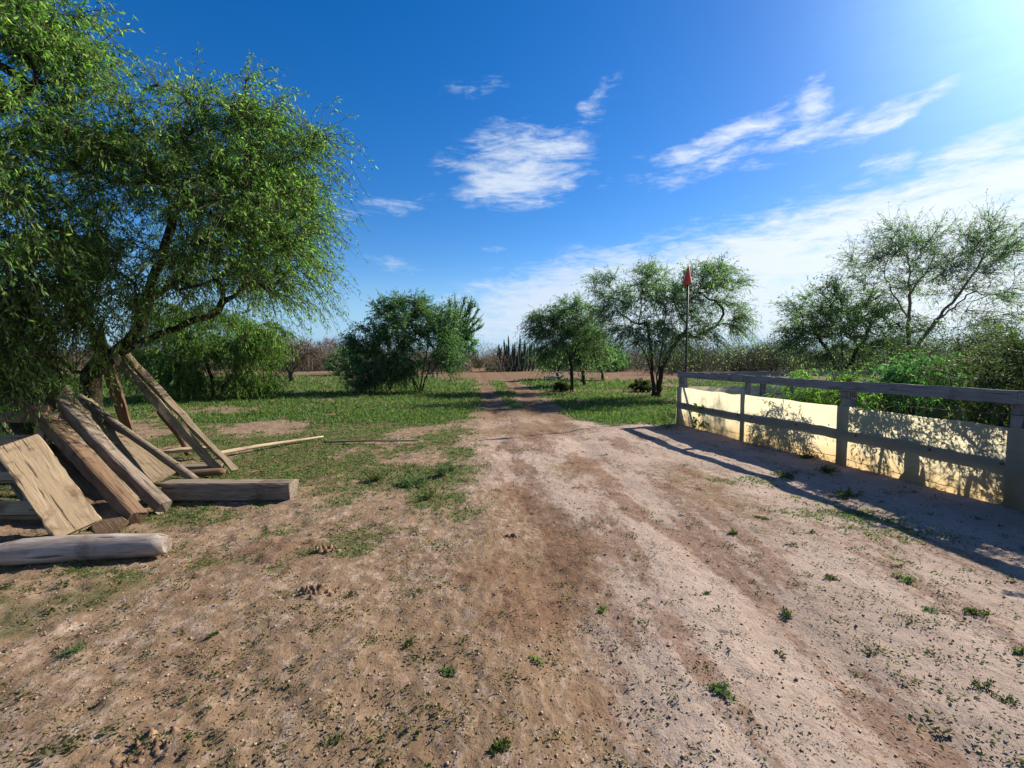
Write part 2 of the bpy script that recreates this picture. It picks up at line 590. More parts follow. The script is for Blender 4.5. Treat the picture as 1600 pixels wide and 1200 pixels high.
M = dict(
    soil=m_soil,
    grass=leaf_mat("grass", (0.0352, 0.0810, 0.0194), (0.0792, 0.1408, 0.0317), (0.2376, 0.2112, 0.1012), 0.4),
    weed=leaf_mat("weed_leaf", (0.0352, 0.0440, 0.0158), (0.0616, 0.0792, 0.0264), (0.1320, 0.1144, 0.0440), 0.35),
    greyweed=leaf_mat("grey_green_leaf", (0.0616, 0.0924, 0.0396), (0.1100, 0.1452, 0.0660), None, 0.35, 0.6, 0.15),
    litter=leaf_mat("dry_litter", (0.0396, 0.0220, 0.0132), (0.0968, 0.0528, 0.0317), (0.2288, 0.1584, 0.0968), 0.1),
    mesq=leaf_mat("mesquite_leaf", (0.0493, 0.1082, 0.0255), (0.1346, 0.2253, 0.0519), (0.3018, 0.3476, 0.1162), 0.55),
    bright=leaf_mat("bright_leaf", (0.0590, 0.1258, 0.0229), (0.1311, 0.2182, 0.0396), (0.2226, 0.2807, 0.0704), 0.6),
    dark=leaf_mat("dark_leaf", (0.0378, 0.0889, 0.0405), (0.0871, 0.1584, 0.0686), (0.1980, 0.2658, 0.1267), 0.5),
    verde=leaf_mat("palo_verde_leaf", (0.0475, 0.1214, 0.0475), (0.0898, 0.1954, 0.0686), (0.1478, 0.2534, 0.0845), 0.5),
    airy=leaf_mat("airy_leaf", (0.0713, 0.1241, 0.0625), (0.1434, 0.2147, 0.1091), (0.2675, 0.3071, 0.1822), 0.58),
    olive=leaf_mat("olive_leaf", (0.028, 0.042, 0.016), (0.062, 0.080, 0.030), (0.15, 0.145, 0.06), 0.42),
    yellow=leaf_mat("yellow_green_leaf", (0.0264, 0.0581, 0.0158), (0.0660, 0.1056, 0.0299), (0.1760, 0.1760, 0.0528), 0.48),
    drybrush=leaf_mat("dry_brush_leaf", (0.0484, 0.0370, 0.0299), (0.0836, 0.0634, 0.0493), (0.0616, 0.0616, 0.0352), 0.2),
    greybrush=leaf_mat("grey_green_brush_leaf", (0.0264, 0.0334, 0.0176), (0.0510, 0.0563, 0.0299), (0.0748, 0.0686, 0.0396), 0.3),
    bark=bark_mat("dark_bark", (0.020, 0.015, 0.012), (0.065, 0.050, 0.040)),
    palebark=bark_mat("pale_bark", (0.13, 0.10, 0.07), (0.30, 0.25, 0.19)),
    twig=plain_mat("twig", (0.035, 0.028, 0.02), (0.075, 0.06, 0.045), 20),
    greentwig=plain_mat("green_twig", (0.07, 0.12, 0.035), (0.12, 0.17, 0.05), 20),
    drytwig=plain_mat("dry_twig", (0.09, 0.068, 0.058), (0.17, 0.13, 0.11), 20),
    cactus=plain_mat("cactus_skin", (0.018, 0.035, 0.024), (0.040, 0.062, 0.040), 6, 0.6),
    pad=plain_mat("cactus_pad_skin", (0.06, 0.10, 0.035), (0.11, 0.16, 0.06), 9, 0.6),
    wgrey=wood_mat("weathered_grey_wood", (0.0748, 0.0581, 0.0466), (0.2552, 0.2068, 0.1628), stain=(0.0748, 0.0528, 0.0370), blotch=.75),
    wbrown=wood_mat("weathered_brown_wood", (0.0616, 0.0370, 0.0238), (0.1980, 0.1276, 0.0792), stain=(0.0528, 0.0317, 0.0220), blotch=.8),
    wtan=wood_mat("pale_tan_wood", (0.1760, 0.1232, 0.0774), (0.3520, 0.2684, 0.1760), 12, (0.1100, 0.0704, 0.0422), 0.95),
    wrough=wood_mat("rough_sawn_wood", (0.0880, 0.0669, 0.0458), (0.2640, 0.2068, 0.1452), 34, (0.0748, 0.0598, 0.0317), 0.8),
    wlog=wood_mat("silver_log_wood", (0.1144, 0.0880, 0.0774), (0.3872, 0.3388, 0.3080), 11, (0.1012, 0.0704, 0.0581), 0.85),
    wpale=wood_mat("peeled_pale_wood", (0.1936, 0.1452, 0.0968), (0.4048, 0.3256, 0.2288), 18, blotch=.7),
    wfence=wood_mat("old_painted_wood", (0.1276, 0.1214, 0.1144), (0.2508, 0.2420, 0.2288), 20, (0.0792, 0.0660, 0.0572), 0.5),
    iron=plain_mat("rusty_iron", (0.03, 0.02, 0.016), (0.10, 0.055, 0.035), 30, 0.6, 0.4),
    pole=plain_mat("painted_green_pole", (0.018, 0.020, 0.014), (0.045, 0.045, 0.03), 14, 0.6, 0.3),
    red=plain_mat("faded_red_paint", (0.38, 0.03, 0.025), (0.52, 0.055, 0.04), 7, 0.55, 0.3),
    clod=plain_mat("dry_clod", (0.075, 0.048, 0.032), (0.26, 0.17, 0.11), 18, 0.95, 0.05, 0.8, 0.02),
    pebble=plain_mat("pebble", (0.14, 0.09, 0.06), (0.36, 0.27, 0.2), 3, 0.9, 0.1),
    debris=plain_mat("bleached_wood", (0.30, 0.26, 0.22), (0.52, 0.46, 0.40), 9, 0.9, 0.1),
)

# translucent dirty canvas on the fence
m_cv, n, out = newmat("translucent_canvas")
geo = n.new('ShaderNodeNewGeometry')
sp_ = n.new('ShaderNodeSeparateXYZ')
n.link(geo.outputs['Position'], sp_.inputs[0])
nn1 = n.noise(n.mapping(geo.outputs['Position'], scale=(1, 1, 0.5)), 5, 7, 0.65)
nn2 = n.noise(n.mapping(geo.outputs['Position'], scale=(1, 1, 9)), 2.5, 4, 0.6)
dirt = n.smooth(n.m('ADD', sp_.outputs[2], n.m('MULTIPLY', n.m('SUBTRACT', nn1, 0.5), 0.5)), 0.46, 0.02)  # dust and warm ground bounce, both painted in towards the foot
base = n.ramp(nn2, [(0.3, (0.52, 0.485, 0.385)), (0.7, (0.60, 0.565, 0.455))])
base = n.mix(n.m('MULTIPLY', n.smooth(nn1, 0.55, 0.75), 0.25), base, (0.45,0.42,0.34,1))
base = n.mix(n.m('MULTIPLY', dirt, 0.75), base, (0.46, 0.31, 0.15, 1))
di = n.new('ShaderNodeBsdfDiffuse')
n.link(base, di.inputs[0])
tl = n.new('ShaderNodeBsdfTranslucent')
n.link(n.mix(1.0, base, (0.98, 0.97, 0.86, 1), 'MULTIPLY'), tl.inputs[0])
mx = n.new('ShaderNodeMixShader')
mx.inputs[0].default_value = 0.76
n.link(di.outputs[0], mx.inputs[1])
n.link(tl.outputs[0], mx.inputs[2])
n.link(mx.outputs[0], out.inputs[0])
M['canvas'] = m_cv

# ------------------------------------------------------------------ the ground sheet and the track
ys = np.concatenate([np.linspace(-8, 1.0, 28), 1.2 * np.exp(np.linspace(0, math.log(90 / 1.2), 640)),
                     90 * np.exp(np.linspace(0, math.log(4000 / 90), 30))[1:]])
NC = 840
us = np.linspace(-1, 1, NC)
us = np.sign(us) * np.abs(us) ** 1.6
Y = np.repeat(ys[:, None], NC, 1)
X = us[None, :] * (13 + 3.6 * np.maximum(ys, 0))[:, None]
Xf, Yf = X.ravel(), Y.ravel()
Zf = H(Xf, Yf)
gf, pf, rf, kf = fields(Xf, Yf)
verts = np.stack([Xf, Yf, Zf], 1)
i, j = np.meshgrid(np.arange(len(ys) - 1), np.arange(NC - 1), indexing='ij')
faces = np.stack([i * NC + j, i * NC + j + 1, (i + 1) * NC + j + 1, (i + 1) * NC + j], -1).reshape(-1, 4)
xc = X[:-1, :-1] * 0.25 + X[1:, :-1] * 0.25 + X[:-1, 1:] * 0.25 + X[1:, 1:] * 0.25
yc = (Y[:-1, :-1] + Y[1:, :-1]) * 0.5
el_, er_ = track_edges(yc)
on_track = ((xc > el_) & (xc < er_) & (yc < 58)).ravel()
# normals of the whole sheet, shared so the seam cannot be seen
a = verts[faces[:, 2]] - verts[faces[:, 0]]
b = verts[faces[:, 3]] - verts[faces[:, 1]]
fn = np.cross(a, b)
vnrm = np.zeros_like(verts)
for k in range(4):
    for c in range(3):
        vnrm[:, c] += np.bincount(faces[:, k], weights=fn[:, c], minlength=len(verts))
vnrm = unit(vnrm)
covattr = np.stack([gf, pf, rf, kf], 1).astype(np.float32)
for nm, sel in (("ground", ~on_track), ("dirt_track", on_track)):
    fs = faces[sel]
    used, inv = np.unique(fs, return_inverse=True)
    ma = MA()
    ma.add(verts[used], inv.reshape(-1, 4))
    o = ma.build(nm, [M['soil']], smooth=True)
    at_ = o.data.attributes.new('cover', 'FLOAT_COLOR', 'POINT')
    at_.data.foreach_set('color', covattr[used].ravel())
    o.data.normals_split_custom_set_from_vertices([tuple(q) for q in vnrm[used]])
    tag(o, {"ground": "dusty tan ground with sparse green cover", "dirt_track": "pale dirt track with two reddish wheel ruts running away"}[nm], nm.replace('_', ' '), kind='structure')

# ------------------------------------------------------------------ trees
def make_tree(name, label, base, trunks, lobes, ntgt, rbase, twigs=1500, twig_len=0.5, droop=0.35, nleaf=20000, L=0.07, Wd=0.016,
              leafm='mesq', barkm='bark', twigm='twig', zfork=0.6, step=0.25, seed=1, cat='tree', group=None, leafdroop=0.35, shell=2.4,
              twig_r=0.006, rmin=0.008, up=0.15, outw=0.6, spike=99.0):
    global rng
    rng = np.random.default_rng(seed)
    root = empty(name, base, label, cat, group)
    pos, par, chains = [], [], []
    for tr in trunks:
        tr = np.array(tr, float)
        seg = np.linalg.norm(np.diff(tr, axis=0), axis=1)
        s = np.concatenate([[0], np.cumsum(seg)])
        ns = max(3, int(s[-1] / 0.16))
        q = np.stack([np.interp(np.linspace(0, s[-1], ns), s, tr[:, k]) for k in range(3)], 1)
        k3 = q.copy()
        k3[1:-1] = (q[:-2] + q[1:-1] * 2 + q[2:]) / 4
        q = k3 + rng.normal(size=q.shape) * 0.018 * (np.arange(ns) > 0)[:, None]
        ch = []
        if pos:
            dd = np.linalg.norm(np.array(pos) - q[0], axis=1)
            if dd.min() < 0.12 and tr[0][2] > 0.05:
                ch.append(int(dd.argmin()))
                q = q[1:]
        for w in q:
            par.append(ch[-1] if ch else -1)
            pos.append(w)
            ch.append(len(pos) - 1)
        chains.append(ch)
    ntr = len(pos)
    tg = []
    wsum = sum(l[2] for l in lobes)
    for c, r, w in lobes:
        k = max(1, int(round(ntgt * w / wsum)))
        d = unit(rng.normal(size=(k, 3)))
        rad = rng.random((k, 1)) ** (1 / shell)
        tg.append(np.array(c) + d * rad * np.array(r))
    tg = np.concatenate(tg)
    tg = tg[tg[:, 2] > 0.15]
    P0 = np.array(pos)
    dist = np.array([np.linalg.norm(P0 - t, axis=1).min() for t in tg])
    tg = tg[np.argsort(dist)]
    cap = ntr + 60 * len(tg)
    A = np.zeros((cap, 3))
    A[:ntr] = P0
    Dr = np.zeros((cap, 3))
    for ch in chains:
        q = A[ch]
        Dr[ch] = unit(np.gradient(q, axis=0)) if len(ch) > 1 else np.array([0, 0, 1.0])
    n_ = ntr
    lowpen = np.zeros(cap)
    lowpen[:ntr] = np.where(P0[:, 2] < zfork, 6.0, 0)
    for t in tg:
        df = A[:n_] - t
        d = np.sqrt((df ** 2).sum(1))
        out_ = -(df * Dr[:n_]).sum(1) / np.maximum(d, 1e-6)       # does the branch already point that way
        cost = d * (1.25 - 0.35 * out_) + 0.5 * np.maximum(df[:, 2], 0) + lowpen[:n_]
        s = int(cost.argmin())
        D = d[s]
        if D < 0.08:
            continue
        k = max(2, int(D / step))
        u = np.linspace(0, 1, k + 1)[1:, None]
        ctrl = A[s] + Dr[s] * D * 0.38 + np.array([0, 0, up * D])
        q = (1 - u) ** 2 * A[s] + 2 * u * (1 - u) * ctrl + u ** 2 * t
        q[:-1] += rng.normal(size=(k - 1, 3)) * 0.022 * min(D, 1.2)
        ch = [s]
        for w in q:
            A[n_] = w
            par.append(ch[-1])
            ch.append(n_)
            n_ += 1
        Dr[ch[1:]] = unit(np.gradient(A[ch], axis=0))[1:]
        chains.append(ch)
    A = A[:n_]
    Dr = Dr[:n_]
    par = np.array(par)
    cnt = np.zeros(n_)
    haskid = np.zeros(n_, bool)
    haskid[par[par >= 0]] = True
    cnt[~haskid] = 1
    for k in range(n_ - 1, -1, -1):
        if par[k] >= 0:
            cnt[par[k]] += cnt[k]
    tot = cnt[par < 0].sum()
    rad = np.maximum(rbase * (cnt / tot) ** 0.66, rmin)
    flare = 1 + 0.5 * np.exp(-np.maximum(A[:, 2], 0) / 0.12) * (np.arange(n_) < ntr)
    rad = rad * flare
    mt = MA()
    for ch in chains:
        r = rad[ch].copy()
        if par[ch[1] if len(ch) > 1 else ch[0]] == ch[0] and len(ch) > 1:
            r[0] = min(r[0], r[1] * 1.25)
        if len(ch) < 2:
            continue
        mr = r.max()
        tube(mt, A[ch], r, 9 if mr > 0.05 else 5 if mr > 0.015 else 3)
    mt.build('trunk', [M[barkm]], root, smooth=True)
    # twigs
    twigs = int(twigs * 1.5)
    nleaf = int(nleaf * 1.75)
    twig_len *= 1.25
    cand = np.where((cnt <= 9) & ((np.arange(n_) >= ntr) | (A[:, 2] > spike)))[0]
    src = rng.choice(cand, twigs)
    cen = A[ntr:].mean(0) if n_ > ntr else A.mean(0)
    out_ = unit(A[src] - cen * np.array([1, 1, 0.8]))
    d = unit(out_ * outw + Dr[src] * 0.5 + rng.normal(size=(twigs, 3)) * 0.55)
    ln = twig_len * (0.45 + rng.random(twigs) * 0.9)
    K = 5
    u = np.linspace(0, 1, K)[None, :, None]
    g = np.array([0, 0, -1.0])
    pts = A[src][:, None] + d[:, None] * ln[:, None, None] * u + g * (droop * ln[:, None, None]) * u ** 2 * (0.5 + rng.random((twigs, 1, 1)))
    pts[:, 1:] += rng.normal(size=(twigs, K - 1, 3)) * 0.03 * twig_len
    mc = MA()
    # leaves along the twigs
    ti = rng.integers(0, twigs, nleaf)
    tt = 0.08 + 0.95 * rng.random(nleaf)
    kf_ = np.clip(tt * (K - 1), 0, K - 1.001)
    k0 = kf_.astype(int)
    fr = (kf_ - k0)[:, None]
    lp = pts[ti, k0] * (1 - fr) + pts[ti, k0 + 1] * fr
    td = unit(pts[ti, k0 + 1] - pts[ti, k0])
    ldv = unit(td * 0.55 + rng.normal(size=(nleaf, 3)) * 0.6 + g * leafdroop)
    sz = 0.6 + 0.8 * rng.random(nleaf)
    lp = lp + rng.normal(size=lp.shape) * 0.012
    ok = lp[:, 2] > 0.02
    leaves(mc, lp[ok], ldv[ok], L * sz[ok], Wd * sz[ok], 0)
    tubes_batch(mc, pts, twig_r, twig_r * 0.35, 3, 1)
    mc.build('crown', [M[leafm], M[twigm]], root)
    return root


def lobe_at(px, py, y, rx, ry, rz, w, base):
    p = at(px, py, y) - base
    return ((p.x, p.y, p.z), (rx, ry, rz), w)


def B(px, py):
    p = P(px, py)
    p.z = hz(p.x, p.y) - 0.03
    return p


# 1 the big mesquite on the left with the boards leaning on it
b1 = Vector((-6.35, 7.0, -0.03))


def T1(px, py, y):
    p = at(px, py, y) - b1
    return (p.x, p.y, p.z)


fk = T1(205, 537, 6.9)
make_tree('mesquite_tree', "large leafy green mesquite with dark forking limbs, boards leaning against its trunk", b1,
          [[(0, 0, 0), T1(135, 590, 7.0), T1(170, 560, 6.95), fk],
           [fk, T1(232, 470, 6.8), T1(242, 430, 6.7), T1(262, 370, 6.5), T1(285, 300, 6.2)],
           [fk, T1(270, 515, 6.8), T1(325, 492, 6.5), T1(390, 440, 6.3)],
           [T1(232, 470, 6.8), T1(275, 435, 7.2), T1(330, 380, 7.4)],
           [T1(170, 560, 6.95), T1(120, 480, 6.6), T1(80, 380, 6.2), T1(60, 280, 6.0)],
           [T1(135, 590, 7.0), T1(60, 540, 6.4), T1(-20, 470, 5.8)]],
          [lobe_at(300, 270, 6.6, 1.35, 1.6, 1.0, 1.5, b1), lobe_at(385, 255, 6.6, 0.7, 1.3, 0.7, 0.8, b1), lobe_at(395, 165, 6.6, .22, .3, .3, .06, b1), lobe_at(480, 215, 6.5, .35, .4, .2, .1, b1), lobe_at(250, 420, 5.9, 1.0, .6, .5, .6, b1), lobe_at(195, 245, 6.3, 1.15, 1.6, 0.8, 0.8, b1),
           lobe_at(405, 350, 6.5, 0.8, 1.3, 0.75, 1.0, b1), lobe_at(400, 425, 6.6, 0.7, 1.2, 0.42, 0.5, b1), lobe_at(70, 310, 6.0, 1.2, 1.6, 1.1, 0.9, b1),
           lobe_at(110, 430, 6.2, 1.0, 1.2, 0.8, 0.6, b1), lobe_at(330, 400, 7.6, 1.2, 1.0, 0.8, 0.7, b1), lobe_at(430, 210, 6.6, 0.5, 0.8, 0.25, 0.25, b1),
           lobe_at(30, 500, 5.6, 0.9, 0.7, 0.6, 0.8, b1), lobe_at(25, 575, 5.5, 0.55, 0.35, 0.3, 0.3, b1)],
          460, 0.135, 4700, 0.55, 0.55, 84000, 0.058, 0.0135, 'mesq', zfork=0.9, seed=3, leafdroop=0.5, twig_r=0.0045, rmin=0.007)
# 2 the nearer tree whose branches hang in at the left edge
b2 = Vector((-7.1, 4.6, 0))


def T2(px, py, y):
    p = at(px, py, y) - b2
    return (p.x, p.y, p.z)


make_tree('mesquite_tree', "nearest mesquite, only its hanging branches showing at the left edge before the large mesquite", b2,
          [[(0, 0, 0), (0.1, 0.1, 1.0), (0.35, 0.1, 2.0), (0.5, 0.0, 3.0)], [(0.35, 0.1, 2.0), (1.2, 0.1, 3.3), (1.7, 0.2, 4.0)]],
          [lobe_at(0, 60, 5.0, 0.6, 0.9, 0.7, 1.0, b2), lobe_at(80, 70, 5.2, 0.5, 0.7, 0.45, 0.35, b2), lobe_at(20, 215, 4.8, 0.6, 0.9, 0.6, 1.0, b2),
           lobe_at(-10, 370, 4.8, 0.55, 0.9, 0.7, 0.8, b2), lobe_at(-180, 100, 4.6, 1.0, 1.4, 1.2, 0.8, b2), lobe_at(10, 500, 5.0, 0.45, 0.5, 0.4, 0.4, b2),
           lobe_at(40, 10, 5.4, 0.5, 0.8, 0.4, 0.4, b2)],
          170, 0.10, 1300, 0.5, 0.55, 24000, 0.062, 0.0165, 'mesq', zfork=1.2, seed=5, leafdroop=0.55, twig_r=0.0045, rmin=0.006)
# 3 bright drooping tree behind the boards
b3 = B(335, 622)


def T3(px, py, y):
    p = at(px, py, y) - b3
    return (p.x, p.y, p.z)


y3 = b3.y
make_tree('mesquite_tree', "bright green tree whose foliage droops to the grass just behind the leaning boards", b3,
          [[(0, 0, 0), (-0.1, 0, 0.9), (-0.4, 0.1, 1.7)], [(0.05, 0.1, 0), (0.6, 0.2, 1.0), (1.1, 0.2, 1.8)]],
          [lobe_at(330, 520, y3, 1.7, 1.6, 1.0, 1.5, b3), lobe_at(290, 560, y3 - .8, 1.2, 1.0, 0.9, 1.0, b3), lobe_at(390, 545, y3, 1.0, 1.2, 0.9, 0.9, b3),
           lobe_at(300, 590, y3 - 1.1, 1.3, 0.7, 0.5, 0.7, b3), lobe_at(390, 596, y3 - .5, 0.9, 0.7, 0.45, 0.6, b3), lobe_at(260, 500, y3, 1.0, 1.0, 0.9, 0.6, b3), lobe_at(235, 560, y3 - .3, 1.2, 1.0, .9, .7, b3), lobe_at(410, 515, y3 - .3, .8, .9, .7, .4, b3)],
          290, 0.09, 3300, 0.6, 0.9, 58000, 0.09, 0.023, 'bright', zfork=0.4, seed=8, leafdroop=0.9, twig_r=0.006)
# 4 centre-left tree
b4 = B(655, 612)
y4 = b4.y


def T4(px, py, y=None):
    p = at(px, py, y or y4) - b4
    return (p.x, p.y, p.z)


make_tree('mesquite_tree', "dense dark green multi-stemmed tree standing alone left of the track", b4,
          [[(0, 0, 0), T4(642, 585), T4(630, 550), T4(615, 515)], [(0.1, 0, 0), T4(668, 580), T4(682, 550), T4(690, 525)], [(0, 0.1, 0), T4(652, 575), T4(655, 530, y4 + .5)],
           [(-1.5, 0.4, 0), T4(602, 580), T4(590, 550)], [(-.12, 0, 0), T4(645, 590), T4(618, 560), T4(590, 530)], [(.15, .05, 0), T4(664, 592), T4(690, 560), T4(712, 535)],
           [(-1.4, .3, 0), T4(612, 575), T4(620, 545)], [(.05, -.05, 0), T4(660, 585), T4(668, 545), T4(672, 510)]],
          [lobe_at(640, 510, y4, 1.7, 1.7, 1.15, 1.6, b4), lobe_at(600, 530, y4, 1.5, 1.5, 0.95, 1.2, b4), lobe_at(690, 515, y4, 1.05, 1.4, 0.95, 1.0, b4),
           lobe_at(570, 545, y4, 0.8, 1.1, 0.7, 0.5, b4), lobe_at(600, 575, y4 - .6, 1.4, 0.9, 0.45, 0.6, b4), lobe_at(655, 482, y4, 0.6, 0.9, 0.5, 0.4, b4), lobe_at(610, 482, y4, 0.6, 0.9, 0.45, 0.4, b4),
           lobe_at(575, 592, y4 - 1, 0.8, 0.6, 0.35, 0.45, b4), lobe_at(625, 570, y4 - .9, 1.2, .6, .6, .8, b4), lobe_at(690, 560, y4 - .5, .8, .6, .55, .5, b4)],
          300, 0.13, 3000, 0.55, 0.25, 40000, 0.10, 0.032, 'dark', zfork=0.5, seed=13, twig_r=0.008, rmin=0.011)
# 5 palo verde behind it
b5 = B(699, 583)
y5 = b5.y


def T5(px, py):
    p = at(px, py, y5) - b5
    return (p.x, p.y, p.z)


tips5 = [((722, 515), (730, 492), (737, 472)), ((716, 512), (720, 490), (726, 468)), ((726, 518), (737, 500), (746, 486)), ((728, 522), (740, 508), (748, 500)), ((728, 528), (742, 516), (751, 513)),
         ((712, 512), (712, 490), (711, 466)), ((724, 512), (733, 497), (732, 480)), ((720, 505), (728, 488), (740, 480)), ((706, 515), (704, 495), (703, 474))]
make_tree('palo_verde_tree', "pale green tree with upright spiky branches, half hidden behind the dense dark tree", b5,
          [[(0, 0, 0), T5(697, 562), T5(700, 538), T5(706, 515)], [T5(697, 562), T5(714, 535), T5(722, 515)], [T5(700, 538), T5(720, 526), T5(728, 520)]] + [[T5(*q_) for q_ in a_] for a_ in tips5],
          [lobe_at(715, 540, y5, 1.7, 1.6, 1.3, 1.4, b5), lobe_at(720, 520, y5, 1.4, 1.4, 1.0, .9, b5), lobe_at(733, 538, y5, .8, 1, .9, .5, b5)],
          110, 0.11, 1000, 0.42, -0.2, 13000, 0.13, 0.05, 'verde', 'greentwig', 'greentwig', zfork=1.2, seed=17, twig_r=0.02, rmin=0.05, leafdroop=-0.2, up=0.25, spike=3.2)
# 6, 7 and the trees between, right of the track
b6 = B(894, 612)
y6 = b6.y


def T6(px, py):
    p = at(px, py, y6) - b6
    return (p.x, p.y, p.z)


make_tree('mesquite_tree', "slender round-crowned tree with one dark trunk by the right edge of the track", b6,
          [[(0, 0, 0), T6(893, 585), T6(892, 562), T6(880, 535), T6(868, 510)], [T6(892, 562), T6(903, 540), T6(912, 505)], [T6(880, 535), T6(890, 500)]],
          [lobe_at(880, 510, y6, 1.35, 1.4, 0.95, 1.5, b6), lobe_at(915, 505, y6, 0.95, 1.2, 0.9, 0.9, b6), lobe_at(850, 510, y6, 0.75, 1.0, 0.7, 0.6, b6), lobe_at(925, 540, y6, 0.65, 0.9, 0.7, 0.4, b6),
           lobe_at(890, 480, y6, 0.6, 0.8, 0.4, 0.4, b6), lobe_at(856, 545, y6 + .3, 0.6, 0.8, 0.5, 0.35, b6), lobe_at(885, 528, y6 - .4, .8, .7, .35, .4, b6)],
          190, 0.08, 1800, 0.6, 0.5, 17000, 0.10, 0.027, 'airy', zfork=1.2, seed=19, twig_r=0.007, rmin=0.01, leafdroop=0.5)
b7 = B(1026, 621)
y7 = b7.y


def T7(px, py):
    p = at(px, py, y7) - b7
    return (p.x, p.y, p.z)


make_tree('mesquite_tree', "wide airy mesquite with dark multi-stem trunk just left of the flag pole", b7,
          [[(-0.08, 0, 0), T7(1020, 590), T7(1012, 560), T7(995, 530), T7(975, 505)], [(0.05, 0, 0), T7(1032, 585), T7(1042, 555), T7(1062, 525), T7(1090, 505)],
           [(0, 0.05, 0), T7(1027, 580), T7(1035, 540), T7(1040, 490)], [T7(1020, 590), T7(1018, 545), T7(1010, 500)]],
          [lobe_at(1040, 465, y7, 1.7, 1.7, 1.0, 1.5, b7), lobe_at(1105, 460, y7, 1.35, 1.5, 0.9, 1.2, b7), lobe_at(975, 475, y7, 1.05, 1.4, 0.9, 0.9, b7), lobe_at(1080, 510, y7, 1.35, 1.2, 0.75, 0.9, b7),
           lobe_at(1145, 500, y7, 0.65, 0.9, 0.7, 0.4, b7), lobe_at(1110, 425, y7, 0.9, 1, 0.5, 0.5, b7), lobe_at(1010, 432, y7, 0.6, 0.8, 0.45, 0.35, b7), lobe_at(945, 440, y7, 0.4, 0.6, 0.35, 0.2, b7), lobe_at(985, 520, y7, 0.9, 0.9, 0.5, 0.5, b7), lobe_at(1035, 520, y7 - .5, 1.0, .9, .6, .7, b7)],
          300, 0.14, 2700, 0.62, 0.45, 24000, 0.09, 0.025, 'airy', zfork=1.0, seed=23, twig_r=0.006, rmin=0.01, leafdroop=0.45)
for k, (px, py, top, hw, lab) in enumerate([
        (914, 603, 512, 30, "thin leaning tree directly behind the slender round-crowned tree"),
        (943, 594, 535, 25, "small bright green tree with a split trunk between the slender tree and the wide mesquite"),
        (873, 594, 540, 28, "small pale green tree left of the slender trunk, beside a heap of bleached wood")]):
    bb = B(px, py)
    yy = bb.y
    h = at(px, top, yy).z
    w_ = hw / F * yy
    make_tree('mesquite_tree', lab, bb,
              [[(0, 0, 0), (-0.15, 0, h * .22), (0.15, 0, h * .45), (0.3, 0, h * .62)], [(-0.15, 0, h * .22), (-0.5, .1, h * .5)]],
              [((0, 0, h * .72), (w_, w_, h * .24), 1.0), ((w_ * .4, 0, h * .62), (w_ * .8, w_ * .8, h * .2), .6), ((-w_ * .4, 0, h * .6), (w_ * .7, w_ * .7, h * .18), .5)],
              80, 0.09, 600, 0.5, 0.4, 8000, 0.13, 0.042, ('airy', 'verde', 'airy')[k], zfork=0.8, seed=30 + k, twig_r=0.008, rmin=0.012, leafdroop=0.5, group="small trees behind the slender tree")
# bare tree and rounded shrubs on the left horizon
for k, (px, py, top, hw, nl, lm, lab) in enumerate([
        (456, 597, 528, 38, 900, 'drybrush', "small bare brown tree with crooked trunks in open grass beside the bright green tree"),
        (522, 576, 526, 26, 300, 'drybrush', "pale leafless tree on the left horizon rising behind a dark rounded shrub")]):
    bb = B(px, py)
    yy = bb.y
    h = at(px, top, yy).z
    w_ = hw / F * yy
    make_tree('bare_tree', lab, bb,
              [[(0, 0, 0), (-0.05, 0, h * .18), (-.5, 0, h * .5)], [(-0.05, 0, h * .18), (0.3, 0, h * .35), (0.8, 0, h * .6)]],
              [((0, 0, h * .68), (w_, w_, h * .3), 1.0)], 150, 0.12, 1300, 0.55, 0.1, nl, 0.12, 0.04, lm, 'bark' if k == 0 else 'drytwig', 'drytwig', zfork=0.5, seed=40 + k,
              twig_r=0.010, rmin=0.014)
for k, (px, py, top, hw, lm, lab) in enumerate([
        (540, 586, 540, 36, 'dark', "dark rounded evergreen shrub at the left, half behind the dense dark tree"),
        (960, 580, 540, 26, 'dark', "dark bush in the shade under the wide mesquite's left side"),
        (1000, 612, 592, 16, 'weed', "low leafy bush at the foot of the wide mesquite"),
        (876, 611, 596, 13, 'weed', "low leafy bush at the foot of the slender tree"),
        (740, 575, 553, 13, 'greybrush', "pale thorny bush beside the far end of the track")]):
    bb = B(px, py)
    yy = bb.y
    h = at(px, top, yy).z
    w_ = hw / F * yy
    make_tree('shrub', lab, bb, [[(0, 0, 0), (0.05, 0, h * .3)], [(0.1, 0, 0), (0.3, 0.1, h * .3)]],
              [((0, 0, h * .52), (w_, w_ * .9, h * .46), 1.0), ((w_ * .3, -.2, h * .3), (w_ * .7, w_ * .7, h * .26), .6)], 70, 0.06, 500, h * 0.18, 0.1, 6500 if h > 1 else 2500,
              0.05 * h if h > 1 else .07, 0.022 * h if h > 1 else .03, lm, zfork=0.0, seed=50 + k, cat='shrub', twig_r=0.008, rmin=0.01)

# 8 the trees and shrubs inside the pen on the right
b8 = at(1420, 640, 13.6)
b8.z = 0


def T8(px, py, y=13.6):
    p = at(px, py, y) - b8
    return (p.x, p.y, p.z)


